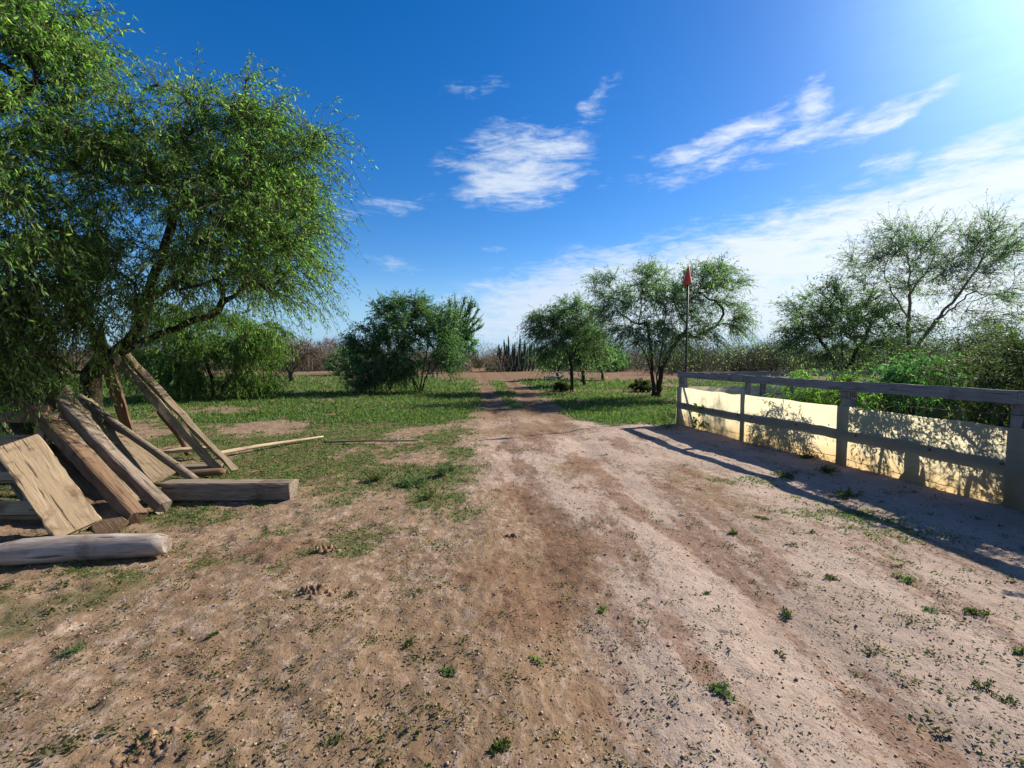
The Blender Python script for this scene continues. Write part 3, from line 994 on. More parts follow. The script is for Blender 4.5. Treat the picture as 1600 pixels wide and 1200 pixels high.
make_tree('mesquite_tree', "tall wispy tree with thin fanning branches against white cloud on the right", b8,
          [[(0, 0, 0), T8(1420, 560), T8(1420, 500), T8(1422, 440), T8(1418, 390)], [T8(1420, 560), T8(1460, 505), T8(1510, 445), T8(1545, 390)], [T8(1420, 500), T8(1385, 440), T8(1370, 400)],
           [T8(1422, 460), T8(1455, 410), T8(1470, 370)], [T8(1460, 505), T8(1500, 470), T8(1560, 430)]],
          [lobe_at(1420, 430, 13.6, 1.5, 1.6, 1.1, 1.3, b8), lobe_at(1500, 430, 13.6, 1.3, 1.5, 1.1, 1.2, b8), lobe_at(1390, 395, 13.6, 0.9, 1.1, 0.7, 0.6, b8), lobe_at(1550, 400, 13.6, 0.8, 1.1, 0.8, 0.6, b8),
           lobe_at(1460, 520, 13.6, 1.9, 1.4, 0.6, 0.8, b8), lobe_at(1540, 360, 13.6, 0.5, 0.7, 0.5, 0.3, b8), lobe_at(1420, 375, 13.6, 0.7, .8, .5, .3, b8), lobe_at(1480, 380, 13.6, 0.6, .8, .6, .3, b8), lobe_at(1560, 490, 13.6, 0.9, 1.0, 0.7, 0.5, b8)],
          230, 0.085, 1900, 0.6, 0.15, 10500, 0.08, 0.021, 'airy', 'drytwig', 'drytwig', zfork=1.6, seed=61, twig_r=0.005, rmin=0.007, up=0.22)  # paler bark and twigs here stand in for flare haze
b9 = at(1318, 640, 14.2)
b9.z = 0
make_tree('mesquite_tree', "broad lower airy tree at the left shoulder of the tall wispy tree", b9,
          [[(0, 0, 0), (-0.1, 0, 1.0), (-0.7, 0, 2.0), (-1.1, 0, 2.5)], [(-0.1, 0, 1.0), (0.5, 0, 2.0), (0.8, 0, 2.8)], [(-.1, 0, 1.0), (0, .2, 2.4)]],
          [lobe_at(1300, 500, 14.2, 1.4, 1.4, 0.9, 1.4, b9), lobe_at(1350, 500, 14.2, 1.3, 1.4, 0.9, 1.2, b9), lobe_at(1260, 520, 14.2, 0.8, 1.0, 0.6, 0.7, b9), lobe_at(1330, 545, 14.0, 1.7, 1.2, 0.5, 0.8, b9),
           lobe_at(1290, 462, 14.2, 0.6, 0.8, 0.35, 0.3, b9)],
          180, 0.09, 1500, 0.55, 0.25, 12500, 0.085, 0.024, 'airy', zfork=0.9, seed=62, twig_r=0.006, rmin=0.01)


def bush(name, label, base, rx, ry, h, nl, L, Wd, lm, seed, ntg=90, tw=700, tl=0.4, droop=0.3, cat='shrub', twm='greentwig', lift=0.52, ld=0.2, shell=2.0, group=None, rb=0.045):
    return make_tree(name, label, base,
                     [[(0, 0, 0), (0.02, 0, h * .2), (0.05, 0.05, h * .45)], [(0.08, 0, 0), (rx * .3, 0.1, h * .4)], [(-0.06, 0.04, 0), (-rx * .3, -0.05, h * .4)]],
                     [((0, 0, h * lift), (rx, ry, h * (0.97 - lift)), 1.0), ((rx * .35, 0, h * lift * .7), (rx * .7, ry * .8, h * .3), .5), ((-rx * .35, 0, h * lift * .7), (rx * .7, ry * .8, h * .3), .5)],
                     ntg, rb, tw, tl, droop, nl, L, Wd, lm, 'bark', twm, zfork=0.0, seed=seed, cat=cat, group=group, twig_r=0.004, rmin=0.006, leafdroop=ld, shell=shell)


bush('shrub', "bright green feathery shrub inside the pen behind the middle of the canvas", Vector((5.95, 8.55, 0)), 0.85, 0.7, 1.62, 8000, 0.085, 0.014, 'bright', 71, droop=0.8, ld=0.7)
make_tree('sapling', "young sapling with a thin bare stem close behind the second canvas span", Vector((5.85, 6.65, 0)),
          [[(0, 0, 0), (-.03, 0, .45), (.08, .02, .9), (.1, .05, 1.2)]], [((.08, 0, 1.3), (.42, .4, .34), 1.0), ((-.25, 0, 1.15), (.3, .3, .25), .5)],
          40, .022, 260, .3, .6, 1900, .06, .022, 'verde', 'bark', 'greentwig', zfork=.5, seed=172, twig_r=.003, rmin=.004, leafdroop=.6)
make_tree('sapling', "leaning sapling with drooping leaves close behind the canvas near the right edge", Vector((6.15, 5.65, 0)),
          [[(0, 0, 0), (-.12, 0, .5), (-.15, .02, 1.0)], [(-.12, 0, .5), (.2, .1, 1.1)]], [((-.1, 0, 1.4), (.6, .5, .38), 1.0), ((.35, 0, 1.35), (.4, .4, .3), .6)],
          55, .03, 360, .35, .6, 2500, .055, .016, 'olive', 'bark', 'greentwig', zfork=.5, seed=173, twig_r=.003, rmin=.004, leafdroop=.6)
bush('shrub', "tall leafy yellow-green shrub crowding the top rail at the right", Vector((7.9, 7.9, 0)), 1.05, 0.9, 2.2, 9000, 0.06, 0.016, 'olive', 73, 110, 900, 0.5, droop=.5)
bush('shrub', "dark dense leafy shrub at the right edge, taller than its neighbours", Vector((8.3, 6.9, 0)), 1.0, 0.9, 2.35, 11000, 0.055, 0.017, 'olive', 74, 110, 900, 0.45)
bush('shrub', "leafy green shrub close behind the last canvas span at the right edge", Vector((6.75, 4.7, 0)), 0.85, 0.85, 2.3, 15000, 0.055, 0.019, 'olive', 75, 120, 800, 0.35)
bush('shrub', "tall bush inside the pen just past the right edge", Vector((6.55, 3.5, 0)), 0.85, 0.9, 2.4, 14000, 0.06, 0.022, 'yellow', 76, 110, 700, 0.35)
bush('shrub', "green bush behind the tall yellow-green shrub, under the wispy tree", Vector((8.2, 9.0, 0)), 1.3, 1.0, 1.95, 8500, 0.07, 0.018, 'olive', 77, 120, 800, 0.4)

# prickly pear behind the canvas
root = empty('prickly_pear', (5.95, 6.05, 0), "prickly pear cactus with flat oval pads showing over the canvas", 'cactus')
prg = random.Random(4)


def pad(p, up, nrm, hgt, wid):
    ma = MA()
    X_ = np.array(nrm.cross(up).normalized())
    U, N_ = np.array(up.normalized()), np.array(nrm.normalized())
    rows, cols = 9, 12
    vs = []
    for a_ in range(rows):
        t = a_ / (rows - 1)
        w_ = wid * 0.5 * math.sin(math.pi * min(0.985, max(0.015, t)) ** 0.85) ** 0.7
        for c_ in range(cols):
            th = 2 * math.pi * c_ / cols
            vs.append(np.array(p) + U * hgt * t + X_ * w_ * math.cos(th) + N_ * (0.022 * math.sin(th) * min(1, w_ * 12)))
    fs = [[a_ * cols + c_, a_ * cols + (c_ + 1) % cols, (a_ + 1) * cols + (c_ + 1) % cols, (a_ + 1) * cols + c_] for a_ in range(rows - 1) for c_ in range(cols)]
    ma.add(np.array(vs), fs)
    ma.build('pad', [M['pad']], root, smooth=True)


for k in range(5):
    x0, y0 = -0.55 + 0.3 * k, prg.uniform(-.2, .2)
    p = Vector((x0, y0, -0.02))
    for lv in range(3):
        up_ = Vector((prg.uniform(-.35, .35), prg.uniform(-.25, .25), 1)).normalized()
        nr = Vector((prg.uniform(-.6, .6), -1, prg.uniform(-.2, .2)))
        hh = prg.uniform(.30, .38)
        pad(p, up_, nr, hh, hh * .78)
        if lv == 1:
            pad(p + up_ * hh * .8, (up_ + Vector((prg.choice((-.8, .8)), 0, 0))).normalized(), nr, hh * .8, hh * .62)
        p = p + up_ * hh * 0.93

# ------------------------------------------------------------------ far brush and the organ pipe cactus
def brush(name, label, spots, leafm, twigm, seed, tw, lf, sizes):
    r_ = np.random.default_rng(seed)
    ma = MA()
    for x, y, h, w_ in spots:
        nt = tw
        th = r_.random(nt) * 2 * math.pi
        lean = r_.random(nt) ** 0.7 * 0.9
        d = np.stack([np.cos(th) * lean, np.sin(th) * lean, np.ones(nt)], 1)
        ln = h * (0.5 + 0.5 * r_.random(nt)) * (1 - 0.25 * lean)
        st = np.stack([x + r_.normal(size=nt) * w_ * .25, y + r_.normal(size=nt) * w_ * .25, np.zeros(nt)], 1)
        u = np.linspace(0, 1, 4)[None, :, None]
        pts = st[:, None] + unit(d)[:, None] * ln[:, None, None] * u
        pts[:, 1:] += r_.normal(size=(nt, 3, 3)) * 0.06 * h
        tubes_batch(ma, pts, 0.022, 0.009, 3, 1)
        nl = lf
        zz = r_.beta(1.2, 1.8, nl)
        sw = w_ * .46 * (1 - .55 * zz)
        p = np.stack([x + r_.normal(size=nl) * sw, y + r_.normal(size=nl) * sw, h * (0.02 + 0.9 * zz)], 1)
        leaves(ma, p, r_.normal(size=(nl, 3)) + np.array([0, 0, .6]), sizes * (.6 + .8 * r_.random(nl)), sizes * .4 * (.6 + .8 * r_.random(nl)), 0)
    o = ma.build(name, [M[leafm], M[twigm]])
    return tag(o, label, 'brush', kind='stuff')


rr = np.random.default_rng(77)
sp = []
for k in range(420):
    y = rr.uniform(50, 84)
    x = rr.uniform(-1.6, 1.5) * y
    if abs(x + 3.4) < 1.6 and y < 54:
        continue
    sp.append((x, y, rr.uniform(2.6, 4.6), rr.uniform(2.2, 3.6)))
brush('dry_brush', "continuous band of dry brown desert brush along the horizon", sp, 'drybrush', 'drytwig', 5, 60, 520, 0.17)
sp = []
for k in range(150):
    y = rr.uniform(60, 110)
    x = rr.uniform(-1.6, 1.5) * y
    sp.append((x, y, rr.uniform(3.2, 5.6), rr.uniform(3.2, 4.8)))
for k in range(46):
    y = rr.uniform(40, 60)
    x = rr.uniform(0.3, 1.25) * y
    sp.append((x, y, rr.uniform(2.6, 4.4), rr.uniform(2.6, 3.6)))
brush('green_brush', "grey-green desert thicket mixed into the brown brush on the horizon", sp, 'greybrush', 'twig', 6, 30, 800, 0.19)

bc = B(808, 580)
root = empty('organ_pipe_cactus', bc, "clump of tall dark columnar cactus arms at the end of the track", 'cactus')
cr = random.Random(9)
tops = [(cr.uniform(-30, 27), cr.uniform(535, 556)) for k in range(46)] + [(-13, 524), (4, 525), (-20, 530), (12, 531), (-4, 533)]
for dx, ty in tops:
    ma = MA()
    h = at(808, ty, bc.y).z
    x = dx / F * bc.y
    y = cr.uniform(-.8, .8)
    zz = np.linspace(0, 1, 9)
    bend = np.sqrt(np.clip(zz / 0.28, 0, 1))
    pts = np.stack([x * 0.8 + x * .2 * bend + 0.05 * np.sin(zz * 5 + dx), y * .5 + y * .5 * bend, zz * h], 1)
    rad = np.full(9, cr.uniform(.060, .088))
    rad[-1] *= .35
    rad[0] *= 1.1
    # ribbed column
    t_ = unit(np.gradient(pts, axis=0))
    a_ = unit(np.cross(t_, np.array([0.2, 1, 0.1])))
    b_ = np.cross(t_, a_)
    sd = 14
    th = np.arange(sd) * 2 * math.pi / sd
    rib = 1 + 0.16 * np.cos(th * 7)
    ring = (a_[:, None] * np.cos(th)[None, :, None] + b_[:, None] * np.sin(th)[None, :, None]) * rib[None, :, None]
    v = pts[:, None] + ring * rad[:, None, None]
    i_, j_ = np.meshgrid(np.arange(8), np.arange(sd), indexing='ij')
    f_ = np.stack([i_ * sd + j_, i_ * sd + (j_ + 1) % sd, (i_ + 1) * sd + (j_ + 1) % sd, (i_ + 1) * sd + j_], -1).reshape(-1, 4)
    ma.add(v.reshape(-1, 3), f_)
    ma.build('arm', [M['cactus']], root, smooth=True)
bush('shrub', "dark low scrub growing round the base of the columnar cactus", B(786, 579), 2.2, 1.2, 0.65, 3000, .12, .045, 'dark', 81, twm='twig')

# heap of bleached branches beyond the slender tree
bb = B(868, 596)
root = empty('branch_heap', bb, "small heap of bleached branches on the bare soil behind the slender tree", 'branch pile')
hr = np.random.default_rng(3)
for k in range(9):
    ma = MA()
    c = np.array([hr.normal() * .55, hr.normal() * .25, 0.12 + 0.09 * k * hr.random()])
    d = unit(np.array([hr.normal(), hr.normal() * .4, hr.normal() * .3]))
    ln = hr.uniform(.5, 1.1)
    u = np.linspace(-.5, .5, 6)[:, None]
    pts = c + d * ln * u + hr.normal(size=(6, 3)) * .03
    pts[:, 2] = np.maximum(pts[:, 2], 0.05)
    tube(ma, pts, np.linspace(.07, .03, 6), 7, cap=True)
    ma.build('branch', [M['debris']], root, smooth=True)

# two thin far fence posts on the left
for k, px in enumerate((482, 487)):
    bb = B(px, 581 - k)
    ma = MA()
    tube(ma, [(0, 0, -.1), (0.02, 0, .8), (0.0, 0, 1.9)], [.09, .085, .08], 8, cap=True)
    o = ma.build('fence_post', [M['wgrey']], smooth=True)
    o.location = bb
    tag(o, ("left", "right")[k] + " one of two thin dark posts standing in the far left grass", 'post', group="two far posts in the left grass")

# ------------------------------------------------------------------ wooden things
def frame_matrix(p0, p1, nrm):
    x = (p1 - p0).normalized()
    z = (nrm - x * nrm.dot(x)).normalized()
    y = z.cross(x)
    m = Matrix((x, y, z)).transposed().to_4x4()
    m.translation = (p0 + p1) / 2
    return m


def plank(name, p0, p1, w, t, nrm, mat, label=None, cat=None, group=None, seed=0, jit=0.006, nseg=14, bev=0.008, parent=None, taper=1.0, ragged=0.02):
    """sawn board: long axis local X, width Y, thickness Z, uneven edges, ragged ends"""
    r_ = random.Random(seed * 7 + 1)
    L_ = (p1 - p0).length
    b_ = min(bev, t * .3)
    prof = [(-w / 2 + b_, -t / 2), (w / 2 - b_, -t / 2), (w / 2, -t / 2 + b_), (w / 2, t / 2 - b_), (w / 2 - b_, t / 2), (-w / 2 + b_, t / 2), (-w / 2, t / 2 - b_), (-w / 2, -t / 2 + b_)]
    vs, fs = [], []
    ph = r_.uniform(0, 6)
    off = [(r_.uniform(-1, 1) * ragged) for _ in prof]
    off2 = [(r_.uniform(-1, 1) * ragged) for _ in prof]
    for k in range(nseg + 1):
        u = k / nseg
        x = (u - .5) * L_
        sc = 1 + (taper - 1) * u
        bow = 0.006 * L_ * math.sin(u * math.pi + .3) * math.sin(ph)
        ej = [r_.uniform(-jit, jit) for _ in range(4)]
        for q, (yy, zz) in enumerate(prof):
            e = ej[q // 2]
            vs.append((x + (off[q] if k == 0 else off2[q] if k == nseg else 0), yy * sc + e * (1 if yy > 0 else -1) + bow, zz * sc + r_.uniform(-jit, jit) * .3))
    for k in range(nseg):
        for q in range(8):
            fs.append((k * 8 + q, k * 8 + (q + 1) % 8, (k + 1) * 8 + (q + 1) % 8, (k + 1) * 8 + q))
    fs.append(tuple(reversed(range(8))))
    fs.append(tuple(nseg * 8 + q for q in range(8)))
    me = bpy.data.meshes.new(name)
    me.from_pydata(vs, [], fs)
    me.materials.append(M[mat])
    me.update()
    o = bpy.data.objects.new(name, me)
    COL.objects.link(o)
    o.matrix_world = frame_matrix(p0, p1, nrm)
    if parent:
        o.parent = parent
    if label:
        tag(o, label, cat, group)
    return o


def log(name, p0, p1, r0, r1, mat, label, cat, group=None, seed=0, sides=16, n=22, bumpy=0.05, chamfer=True, bend=0.0, facet=None):
    r_ = np.random.default_rng(seed)
    L_ = (p1 - p0).length
    u = np.linspace(0, 1, n)
    rad = r0 + (r1 - r0) * u
    if chamfer:
        rad = rad * np.where(u < .02, .82, 1) * np.where(u > .98, .72, 1)
    th = np.arange(sides) * 2 * math.pi / sides
    vs = []
    for k in range(n):
        w_ = 1 + bumpy * np.array([vn(np.array([math.cos(t) * 1.4 + seed]), np.array([u[k] * L_ * 3 + math.sin(t) * 1.4]), seed)[0] for t in th])
        for q in range(sides):
            vs.append(((u[k] - .5) * L_, rad[k] * w_[q] * math.cos(th[q]) + bend * math.sin(u[k] * math.pi) * L_, rad[k] * w_[q] * math.sin(th[q]) + bend * .4 * math.sin(u[k] * 5) * L_))
    if facet:
        vs = [(x, y, min(z, facet(x / L_ + .5) * r0)) for x, y, z in vs]
    fs = [(k * sides + q, k * sides + (q + 1) % sides, (k + 1) * sides + (q + 1) % sides, (k + 1) * sides + q) for k in range(n - 1) for q in range(sides)]
    fs.append(tuple(reversed(range(sides))))
    fs.append(tuple((n - 1) * sides + q for q in range(sides)))
    me = bpy.data.meshes.new(name)
    me.from_pydata(vs, [], fs)
    for p_ in me.polygons:
        p_.use_smooth = len(p_.vertices) == 4
    me.materials.append(M[mat])
    me.update()
    o = bpy.data.objects.new(name, me)
    COL.objects.link(o)
    o.matrix_world = frame_matrix(p0, p1, Vector((0, 0, 1)))
    return tag(o, label, cat, group)


GB = "old boards and beams piled against the mesquite"
# the round silver log in front
p1 = P(262, 868)
p1.z = 0.098
p0 = P(-120, 890)
p0.z = 0.098
log('log', p0, p1, .100, .094, 'wlog', "thick round silver-grey log lying at the front of the wood pile", 'log', GB, 3, bumpy=.09,
    facet=lambda u: 1.0 if u > .40 else .25 + .75 * max(0, (u - .22) / .18))
# square beam
p0 = P(240, 788)
p1 = P(452, 783)
p0.z = p1.z = 0.10
p0 += Vector((0, .2, 0))
p1 += Vector((0, .1, 0))
plank('beam', p0, p1, .20, .20, Vector((0, 0, 1)), 'wgrey', "square grey beam lying on the ground with its sawn end toward the track", 'beam', GB, 4, jit=.004, bev=.014)

nrm_c = Vector((0.25, -0.8, 0.55))


def lean(name, bpx, bpy_, tpx, tpy, ty, w, t, nrm, mat, label, cat='board', seed=0, raise_=0.0, **kw):
    p0 = P(bpx, bpy_)
    p0.z += raise_
    p1 = at(tpx, tpy, ty)
    return plank(name, p0, p1, w, t, nrm, mat, label, cat, GB, seed, **kw)


# heavy beams leaning on the trunk
lean('beam', 214, 818, 5, 590, 5.75, .14, .14, Vector((.72, -.15, .68)), 'wbrown', "brown squared beam leaning from the round log up into the foliage", 'beam', 11, .05, bev=.016, jit=.006)
lean('beam', 258, 799, 84, 620, 5.6, .13, .13, Vector((.72, -.15, .68)), 'wgrey', "grey squared beam leaning between two rough wide boards", 'beam', 12, .04, bev=.012)
# wide rough boards
lean('board', 214, 790, 82, 628, 5.75, .40, .045, Vector((.66, -.36, .66)), 'wrough', "wide rough-sawn board with mossy stains between the two leaning beams", 'board', 13, .02, jit=.014, ragged=.03)
lean('board', 124, 832, 28, 692, 4.38, .33, .045, Vector((.52, -.52, .68)), 'wtan', "wide pale stained board resting on the crate frame beside the brown beam", 'board', 14, .03, jit=.010, ragged=.03)
lean('board', 256, 750, 120, 628, 6.5, .34, .04, Vector((.66, -.36, .66)), 'wrough', "wide splintered grey board beneath the thin round pole", 'board', 15, .02, jit=.014, ragged=.05)
lean('board', 180, 835, 120, 770, 4.9, .22, .04, Vector((.4, -.6, .7)), 'wbrown', "short brown board end lying in shadow behind the round log", 'board', 16, .03, jit=.01)
lean('slat', 236, 778, 100, 606, 6.25, .07, .03, Vector((.6, -.4, .7)), 'wpale', "narrow pale strip of wood beside the leaning grey beam", 'board', 18, .03, jit=.006, ragged=.05)
lean('board', 168, 806, 18, 648, 5.75, .20, .04, Vector((.60, -.45, .66)), 'wbrown', "added dark board standing for the shaded gap between wide pale board and brown beam", 'board', 19, .02, jit=.012, ragged=.03)  # dark board added to stand for the shade in this gap
lean('board', 66, 790, -40, 640, 5.9, .24, .04, Vector((.52, -.52, .68)), 'wgrey', "grey board at the left edge behind the wide pale board, under the hanging branches", 'board', 20, .02, jit=.012, ragged=.04)
# round pole
p0 = P(308, 757)
p0.z = .04
p1 = at(120, 615, 6.7)
log('pole', p0, p1, .052, .045, 'wgrey', "thin round weathered pole leaning on the wide splintered board", 'pole', GB, 21, sides=10, bend=.01)
# the tripod of split boards
lean('board', 205, 690, 150, 517, 6.75, .17, .06, Vector((.35, -.9, .2)), 'wbrown', "narrow upright board propped nearly vertical against the mesquite fork", 'board', 22, 0, jit=.012)
lean('board', 340, 737, 176, 552, 6.75, .10, .05, Vector((.25, -.9, .35)), 'wrough', "split grey plank of the leaning pair, the lower one with a forked foot", 'board', 23, .03, jit=.014, ragged=.06)
lean('board', 366, 737, 190, 545, 7.0, .085, .05, Vector((.7, -.5, .5)), 'wrough', "split pale plank of the leaning pair, sunlit along its upper face", 'board', 24, .03, jit=.016, ragged=.06)
p0 = P(294, 716)
p0.z = .06
p1 = at(250, 640, 6.75)
log('pole', p0, p1, .045, .05, 'wbrown', "crooked short branch standing behind the foot of the split planks", 'branch', GB, 25, sides=9, bend=.05)
# light stick in the grass, small sticks at the feet
p0 = P(335, 719)
p0.z = .09
p1 = P(505, 687)
p1.z = .07
log('stick', p0, p1, .036, .022, 'wpale', "long bare pale stick lying out over the grass from the pile", 'stick', GB, 26, sides=9, bend=.012)
p0 = P(505, 695)
p0.z = .05
p1 = P(655, 692)
p1.z = .05
log('stick', p0, p1, .020, .014, 'wgrey', "thin dark stick lying flat in the grass beyond the pale stick", 'stick', GB, 27, sides=8, bend=.01)
for k, (a, b, r_, zz, mt_, lab) in enumerate([
        ((258, 722), (330, 716), .035, .16, 'wpale', "short pale slat at the top of the small stack under the split planks"),
        ((270, 738), (345, 735), .06, .05, 'wgrey', "short grey block at the bottom of the small stack under the split planks"),
        ((285, 747), (352, 742), .05, .05, 'wbrown', "short brown round offcut in front of the small stack")]):
    p0, p1 = P(*a), P(*b)
    p0.z = p1.z = zz + hz(p1.x, p1.y)
    if k == 2:
        log('offcut', p0, p1, r_, r_ * .95, mt_, lab, 'offcut', GB, 28 + k, sides=12, n=8)
    else:
        plank('offcut', p0, p1, r_ * 2.6, r_ * 1.5, Vector((0.1, -.2, 1)), mt_, lab, 'offcut', GB, 28 + k, nseg=6)
# slatted crate frame at the left edge
cb = P(20, 826)
root = empty('crate_frame', (cb.x, cb.y + .25, 0), "slatted tan wooden frame lying under the boards at the left edge", 'wooden frame', GB)


def slat(a, b, w, t, nr, seed, nm='slat'):
    o = plank(nm, a, b, w, t, nr, 'wtan', seed=seed, jit=.004)
    m_ = o.matrix_world.copy()
    o.parent = root
    o.matrix_parent_inverse = Matrix.Identity(4)
    o.matrix_basis = Matrix.Translation(-root.location) @ m_
    return o


upn = Vector((0.15, -.55, .8))
slat(Vector((-7.4, 4.42, .06)), Vector((-4.34, 4.5, .06)), .17, .10, upn, 31)
slat(Vector((-7.4, 4.72, .33)), Vector((-4.82, 4.78, .33)), .12, .05, upn, 32)
slat(Vector((-7.4, 5.05, .66)), Vector((-5.2, 5.1, .66)), .14, .05, upn, 33)
slat(Vector((-7.4, 5.25, .90)), Vector((-5.32, 5.3, .90)), .14, .06, upn, 34)
slat(Vector((-4.95, 4.56, 0)), Vector((-5.5, 5.34, 1.0)), .09, .07, Vector((.2, -.8, .4)), 35, 'upright')
slat(Vector((-6.4, 4.56, 0)), Vector((-6.4, 5.34, 1.0)), .09, .07, Vector((.2, -.8, .4)), 36, 'upright')

# ------------------------------------------------------------------ the pen fence
fence = empty('pen_fence', (4.05, 11.1, 0), "low weathered rail fence of the pen, lined with translucent cream canvas", 'fence')
FI = Matrix.Translation(-fence.location)


def fpart(o):
    m_ = o.matrix_world.copy()
    o.parent = fence
    o.matrix_basis = FI @ m_
    return o


posts = [P(1066, 661), P(1166, 686), P(1322, 723), P(1592, 795)]
d_ = (posts[3] - posts[2]).normalized()
posts.append(posts[3] + d_ * 2.1 + Vector((.12, 0, 0)))
posts.append(posts[4] + d_ * 2.1 + Vector((.2, 0, 0)))
widths = [.17, .10, .16, .17, .12, .16]
HT = 1.23
inn = Vector((1, .22, 0)).normalized()      # towards the inside of the pen
for k, p in enumerate(posts):
    fpart(plank('post', p + Vector((0, 0, -.05)), p + Vector((0, 0, HT - .005 - .02 * (k % 2))), widths[k], widths[k] * .8, -inn, 'wfence', seed=60 + k, nseg=6, bev=.012))
for k in range(5):
    a, b = posts[k], posts[k + 1]
    dd = (b - a).normalized()
    nr = Vector((dd.y, -dd.x, 0))
    if nr.x > 0:
        nr = -nr
    off = nr * (max(widths[k], widths[k + 1]) * .4 + .024)
    e = dd * .07
    wob = [0, .008, -.012, .006, -.01, .004]
    za, zb = HT - .055 + wob[k], HT - .055 + wob[k + 1]
    fpart(plank('top_rail', a + off - (e if k == 0 else -dd * .003) + Vector((0, 0, za)), b + off - dd * .003 + Vector((0, 0, zb)), [.14, .135, .145, .14, .14][k], .04, nr, 'wfence', seed=70 + k, nseg=14, bev=.004, jit=.006, ragged=.008))
    mr_ = fpart(plank('mid_rail', a + off - (e if k == 0 else -dd * .003) + Vector((0, 0, .47)), b + off - dd * .003 + Vector((0, 0, .47 - wob[k + 1] * 1.5)), .135, .035, nr, 'wfence', seed=80 + k, nseg=14, bev=.004, jit=.006, ragged=.008))
    # bolts through rail and canvas
    for u in (.14, .62, .965):
        c = a + (b - a) * u + off + nr * .052 + Vector((0, 0, .47))
        ma = MA()
        tube(ma, [c - nr * .015, c + nr * .012], [.017, .014], 8, cap=True)
        o = ma.build('bolt', [M['iron']], smooth=True)
        o.parent = mr_
        o.matrix_basis = mr_.matrix_world.inverted() @ Matrix.Identity(4) if False else (FI @ Matrix.Identity(4))
        o.matrix_parent_inverse = mr_.matrix_basis.inverted()

# canvas: front run as one sheet per span, wrapped round the corner post
def canvas(pts, z0, z1, off, seed, nper=34, name='canvas'):
    r_ = np.random.default_rng(seed)
    P_ = np.array([[p.x, p.y] for p in pts])
    seg = np.linalg.norm(np.diff(P_, axis=0), axis=1)
    s = np.concatenate([[0], np.cumsum(seg)])
    n1 = int(nper * s[-1])
    u = np.linspace(0, s[-1], n1)
    x, y = np.interp(u, s, P_[:, 0]), np.interp(u, s, P_[:, 1])
    tx, ty_ = np.gradient(x), np.gradient(y)
    q = np.stack([ty_, -tx], 1)
    q = unit(q) * np.where((unit(q)[:, :1] < 0) | (abs(unit(q)[:, :1]) < .4) & (unit(q)[:, 1:] < 0), 1, -1)
    nz_ = 18
    vv = []
    for k in range(nz_):
        t = k / (nz_ - 1)
        z = z0 + (z1 - z0) * t
        wr = 0.015 * fbm(u * 1.6, np.full_like(u, t * 1.3), seed, 3) + .004 * fbm(u * 7, np.full_like(u, t * 2), seed + 3, 2)
        edge = 0.012 * vn(u * 3, u * 0 + k, seed + 9) * (k == nz_ - 1)
        vv.append(np.stack([x + q[:, 0] * (off + wr), y + q[:, 1] * (off + wr), np.full_like(u, z) + edge], 1))
    v = np.stack(vv, 0)
    i_, j_ = np.meshgrid(np.arange(nz_ - 1), np.arange(n1 - 1), indexing='ij')
    f_ = np.stack([i_ * n1 + j_, i_ * n1 + j_ + 1, (i_ + 1) * n1 + j_ + 1, (i_ + 1) * n1 + j_], -1).reshape(-1, 4)
    ma = MA()
    ma.add(v.reshape(-1, 3), f_)
    o = ma.build(name, [M['canvas']], smooth=True)
    return fpart(o)


canvas([posts[0] + Vector((.0, .06, 0))] + posts[1:], -0.02, .87, .145, 5)
# side run of the fence, away to the right
side = [posts[0] + inn * t for t in (2.25, 4.4, 6.6, 8.8, 11.0)]
prev = posts[0]
for k, p in enumerate(side):
    fpart(plank('post', p + Vector((0, 0, -.05)), p + Vector((0, 0, HT)), .11, .10, Vector((0, -1, 0)), 'wfence', seed=100 + k, nseg=6))
    off = Vector((.03, -.08, 0))
    fpart(plank('top_rail', prev + off + inn * .11 + Vector((0, 0, HT - .055)), p + off + inn * .10 + Vector((0, 0, HT - .055)), .14, .04, Vector((inn.y, -inn.x, 0)), 'wfence', seed=110 + k, nseg=8))
    prev = p
pm = posts[0] + inn * 3.2
fpart(plank('post', pm + Vector((0, 0, -.05)), pm + Vector((0, 0, HT - .13)), .10, .10, Vector((0, -1, 0)), 'wfence', seed=121, nseg=6))
canvas([posts[0] + inn * .12] + side, -0.02, .87, -.09, 15)
# barbed wires behind the canvas and in the gap
for zz, sd in ((1.0, 1), (.13, 2)):
    ma = MA()
    for k in range(5):
        a, b = posts[k], posts[k + 1]
        u = np.linspace(0, 1, 26)
        pts = np.array(a)[None] + (np.array(b) - np.array(a))[None] * u[:, None]
        pts[:, 2] = zz - .03 * np.sin(u * math.pi) + .004 * np.sin(u * 60 + sd)
        pts[:, :2] += np.array([-.11, -.02])
        tube(ma, pts, np.full(26, .0045), 4)
        for q in range(2, 25, 4):
            for s_ in (-1, 1):
                tube(ma, [pts[q] - np.array([0, .012, .022 * s_]), pts[q] + np.array([0, .012, .022 * s_])], [.0025, .0025], 3)
    fpart(ma.build('barbed_wire', [M['iron']]))
ma = MA()
a, b = posts[0], side[1]
u = np.linspace(0, 1, 30)
pts = np.array(a)[None] + (np.array(b) - np.array(a))[None] * u[:, None]
pts[:, 2] = 1.0 - .05 * np.sin(u * math.pi)
pts[:, 1] -= .08
tube(ma, pts, np.full(30, .005), 4)
fpart(ma.build('barbed_wire', [M['iron']]))

# leafy plant growing in front of the canvas
pw_ = P(1096, 672)
bush('leafy_weed', "small upright yellow-green plant growing against the canvas near the corner post", pw_ + Vector((0, 0, 0)), .13, .12, .60, 36, .10, .06, 'bright', 91, 10, 14, .12, cat='plant', lift=.6, rb=.010)

